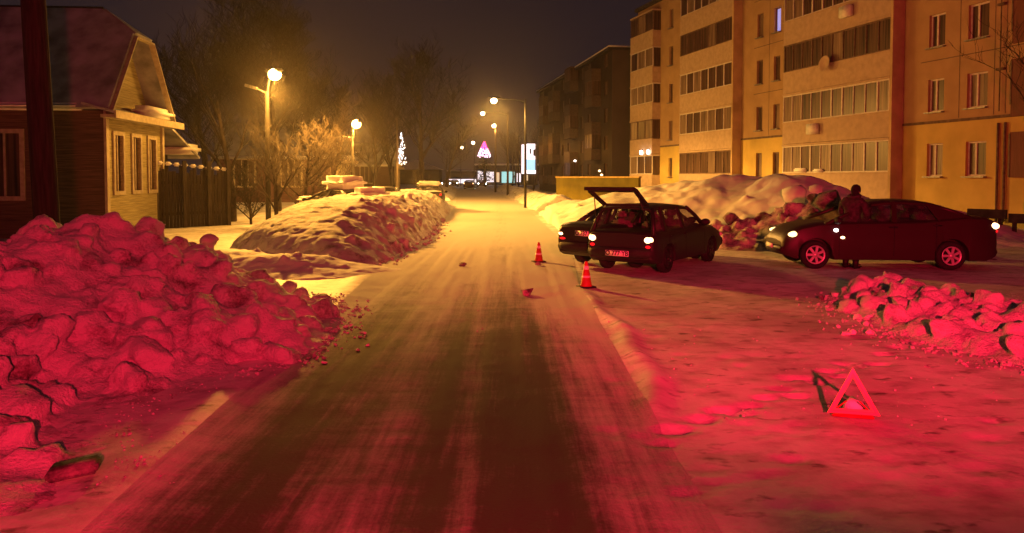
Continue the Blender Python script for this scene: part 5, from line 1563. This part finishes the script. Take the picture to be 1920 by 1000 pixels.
# hands: palm, four unequal curled fingers and a thumb
def hand(mb, wrist, d, side):
    d = Vector(d).normalized(); dn = Vector((0, 0, -1)); sd = d.cross(dn).normalized()
    w = Vector(wrist)
    mb.tube([w, w + d * .05 , w + d * .095], [.026, .034, .030], 8)
    for k, (off, ln) in enumerate(((-.027, .068), (-.009, .078), (.009, .073), (.026, .058))):
        b0 = w + d * .088 + sd * off; b1 = b0 + d * ln * .45 + dn * .006; b2 = b1 + (d * .7 + dn * .7) * ln * .32; b3 = b2 + (d * .3 + dn * .95) * ln * .25
        mb.tube([b0, b1, b2, b3], [.0095, .009, .0082, .0065], 6)
    t0 = w + d * .03 - sd * .028 * side; t1 = t0 + (d * .6 - sd * side * .7 + dn * .2) * .036; t2 = t1 + (d * .9 + dn * .4) * .03
    mb.tube([t0, t1, t2], [.013, .011, .008], 6)
for s in (-1, 1): hand(bb, (.355, s * .185, 1.045), (1, -.1 * s, -.15), s)
bpy.data.objects.remove(bo)
body = bb.build('body', 'skin', per)
JJ = [(0, 0, .90, (.185, .215)), (0, 0, 1.05, (.165, .20)), (.01, 0, 1.27, (.165, .215)), (.045, 0, 1.44, (.13, .18)), (.095, 0, 1.525, (.085, .09))]
BB = [(0, 1), (1, 2), (2, 3), (3, 4)]
JJ.append((0, 0, .74, (.195, .22))); BB.append((0, 5))
for s in (-1, 1):
    n = len(JJ); JJ += [(.04, s * .215, 1.425, .090), (.06 + .05 * (s < 0), s * .27, 1.17, .072), (.29, s * .205, 1.055, .056)]; BB += [(3, n), (n, n + 1), (n + 1, n + 2)]
skin_mesh('jacket', JJ, BB, 'jacket', per, 1)
TT = [(0, 0, .90, (.14, .17))]; TB_ = []
for s in (-1, 1):
    n = len(TT); TT += [(-.01, s * .10, .82, .115), (.045 * s, s * .11, .50, .085), (.04 * s - .02, s * .115, .12, .072)]; TB_ += [(0, n), (n, n + 1), (n + 1, n + 2)]
skin_mesh('trousers', TT, TB_, 'trousers', per)
for s in (-1, 1):
    mb = MB(); q = Vector((.04 * s, s * .125, 0)); mb.box(q.x - .11, q.x + .19, q.y - .055, q.y + .055, .0, .09, bev=.035); mb.tube([(q.x - .04, q.y, .05), (q.x - .03, q.y, .22)], [.062, .066], 10); mb.build('boot', 'boot', per)
mb = MB(); mb.lathe([(.098, -.03), (.112, -.025), (.114, .02), (.104, .07), (.075, .112), (.03, .132), (.001, .136)], 20, HT @ Matrix.Translation((-.008, 0, .012)) @ Matrix.Diagonal((1.04, .86, 1, 1))); mb.build('knit_hat', 'hat', per)
mb = MB(); ellipsoid(mb, (-.022, 0, -.025), .092, .080, .105, n=18); mb.v = [tuple(HT @ Vector(v)) for v in mb.v]; mb.build('hair', 'hat', per)
mb = MB(); mb.tube([(.095 + .10 * math.cos(t), .10 * math.sin(t), 1.545 + .03 * math.cos(t)) for t in np.linspace(0, 2 * math.pi, 17)], .045, 8); mb.build('collar', 'jacket', per)

# ================================================================== HAZE: snow mist that glows round the lamps
hz = MB(); hz.box(-310, 310, -45, 425, -1.5, 24)
hm_ = bpy.data.materials.new('night_mist'); hm_.use_nodes = True
nt = hm_.node_tree; nt.nodes.clear()
out = nt.nodes.new('ShaderNodeOutputMaterial'); pv = nt.nodes.new('ShaderNodeVolumePrincipled')
pv.inputs['Color'].default_value = (.92, .9, .9, 1); pv.inputs['Density'].default_value = .00055; pv.inputs['Anisotropy'].default_value = .84
nt.links.new(pv.outputs['Volume'], out.inputs['Volume'])
USE_HAZE = True
if USE_HAZE:
    o = hz.build('haze', hm_); o['kind'] = 'stuff'; o['label'] = 'thin night mist over the whole street'
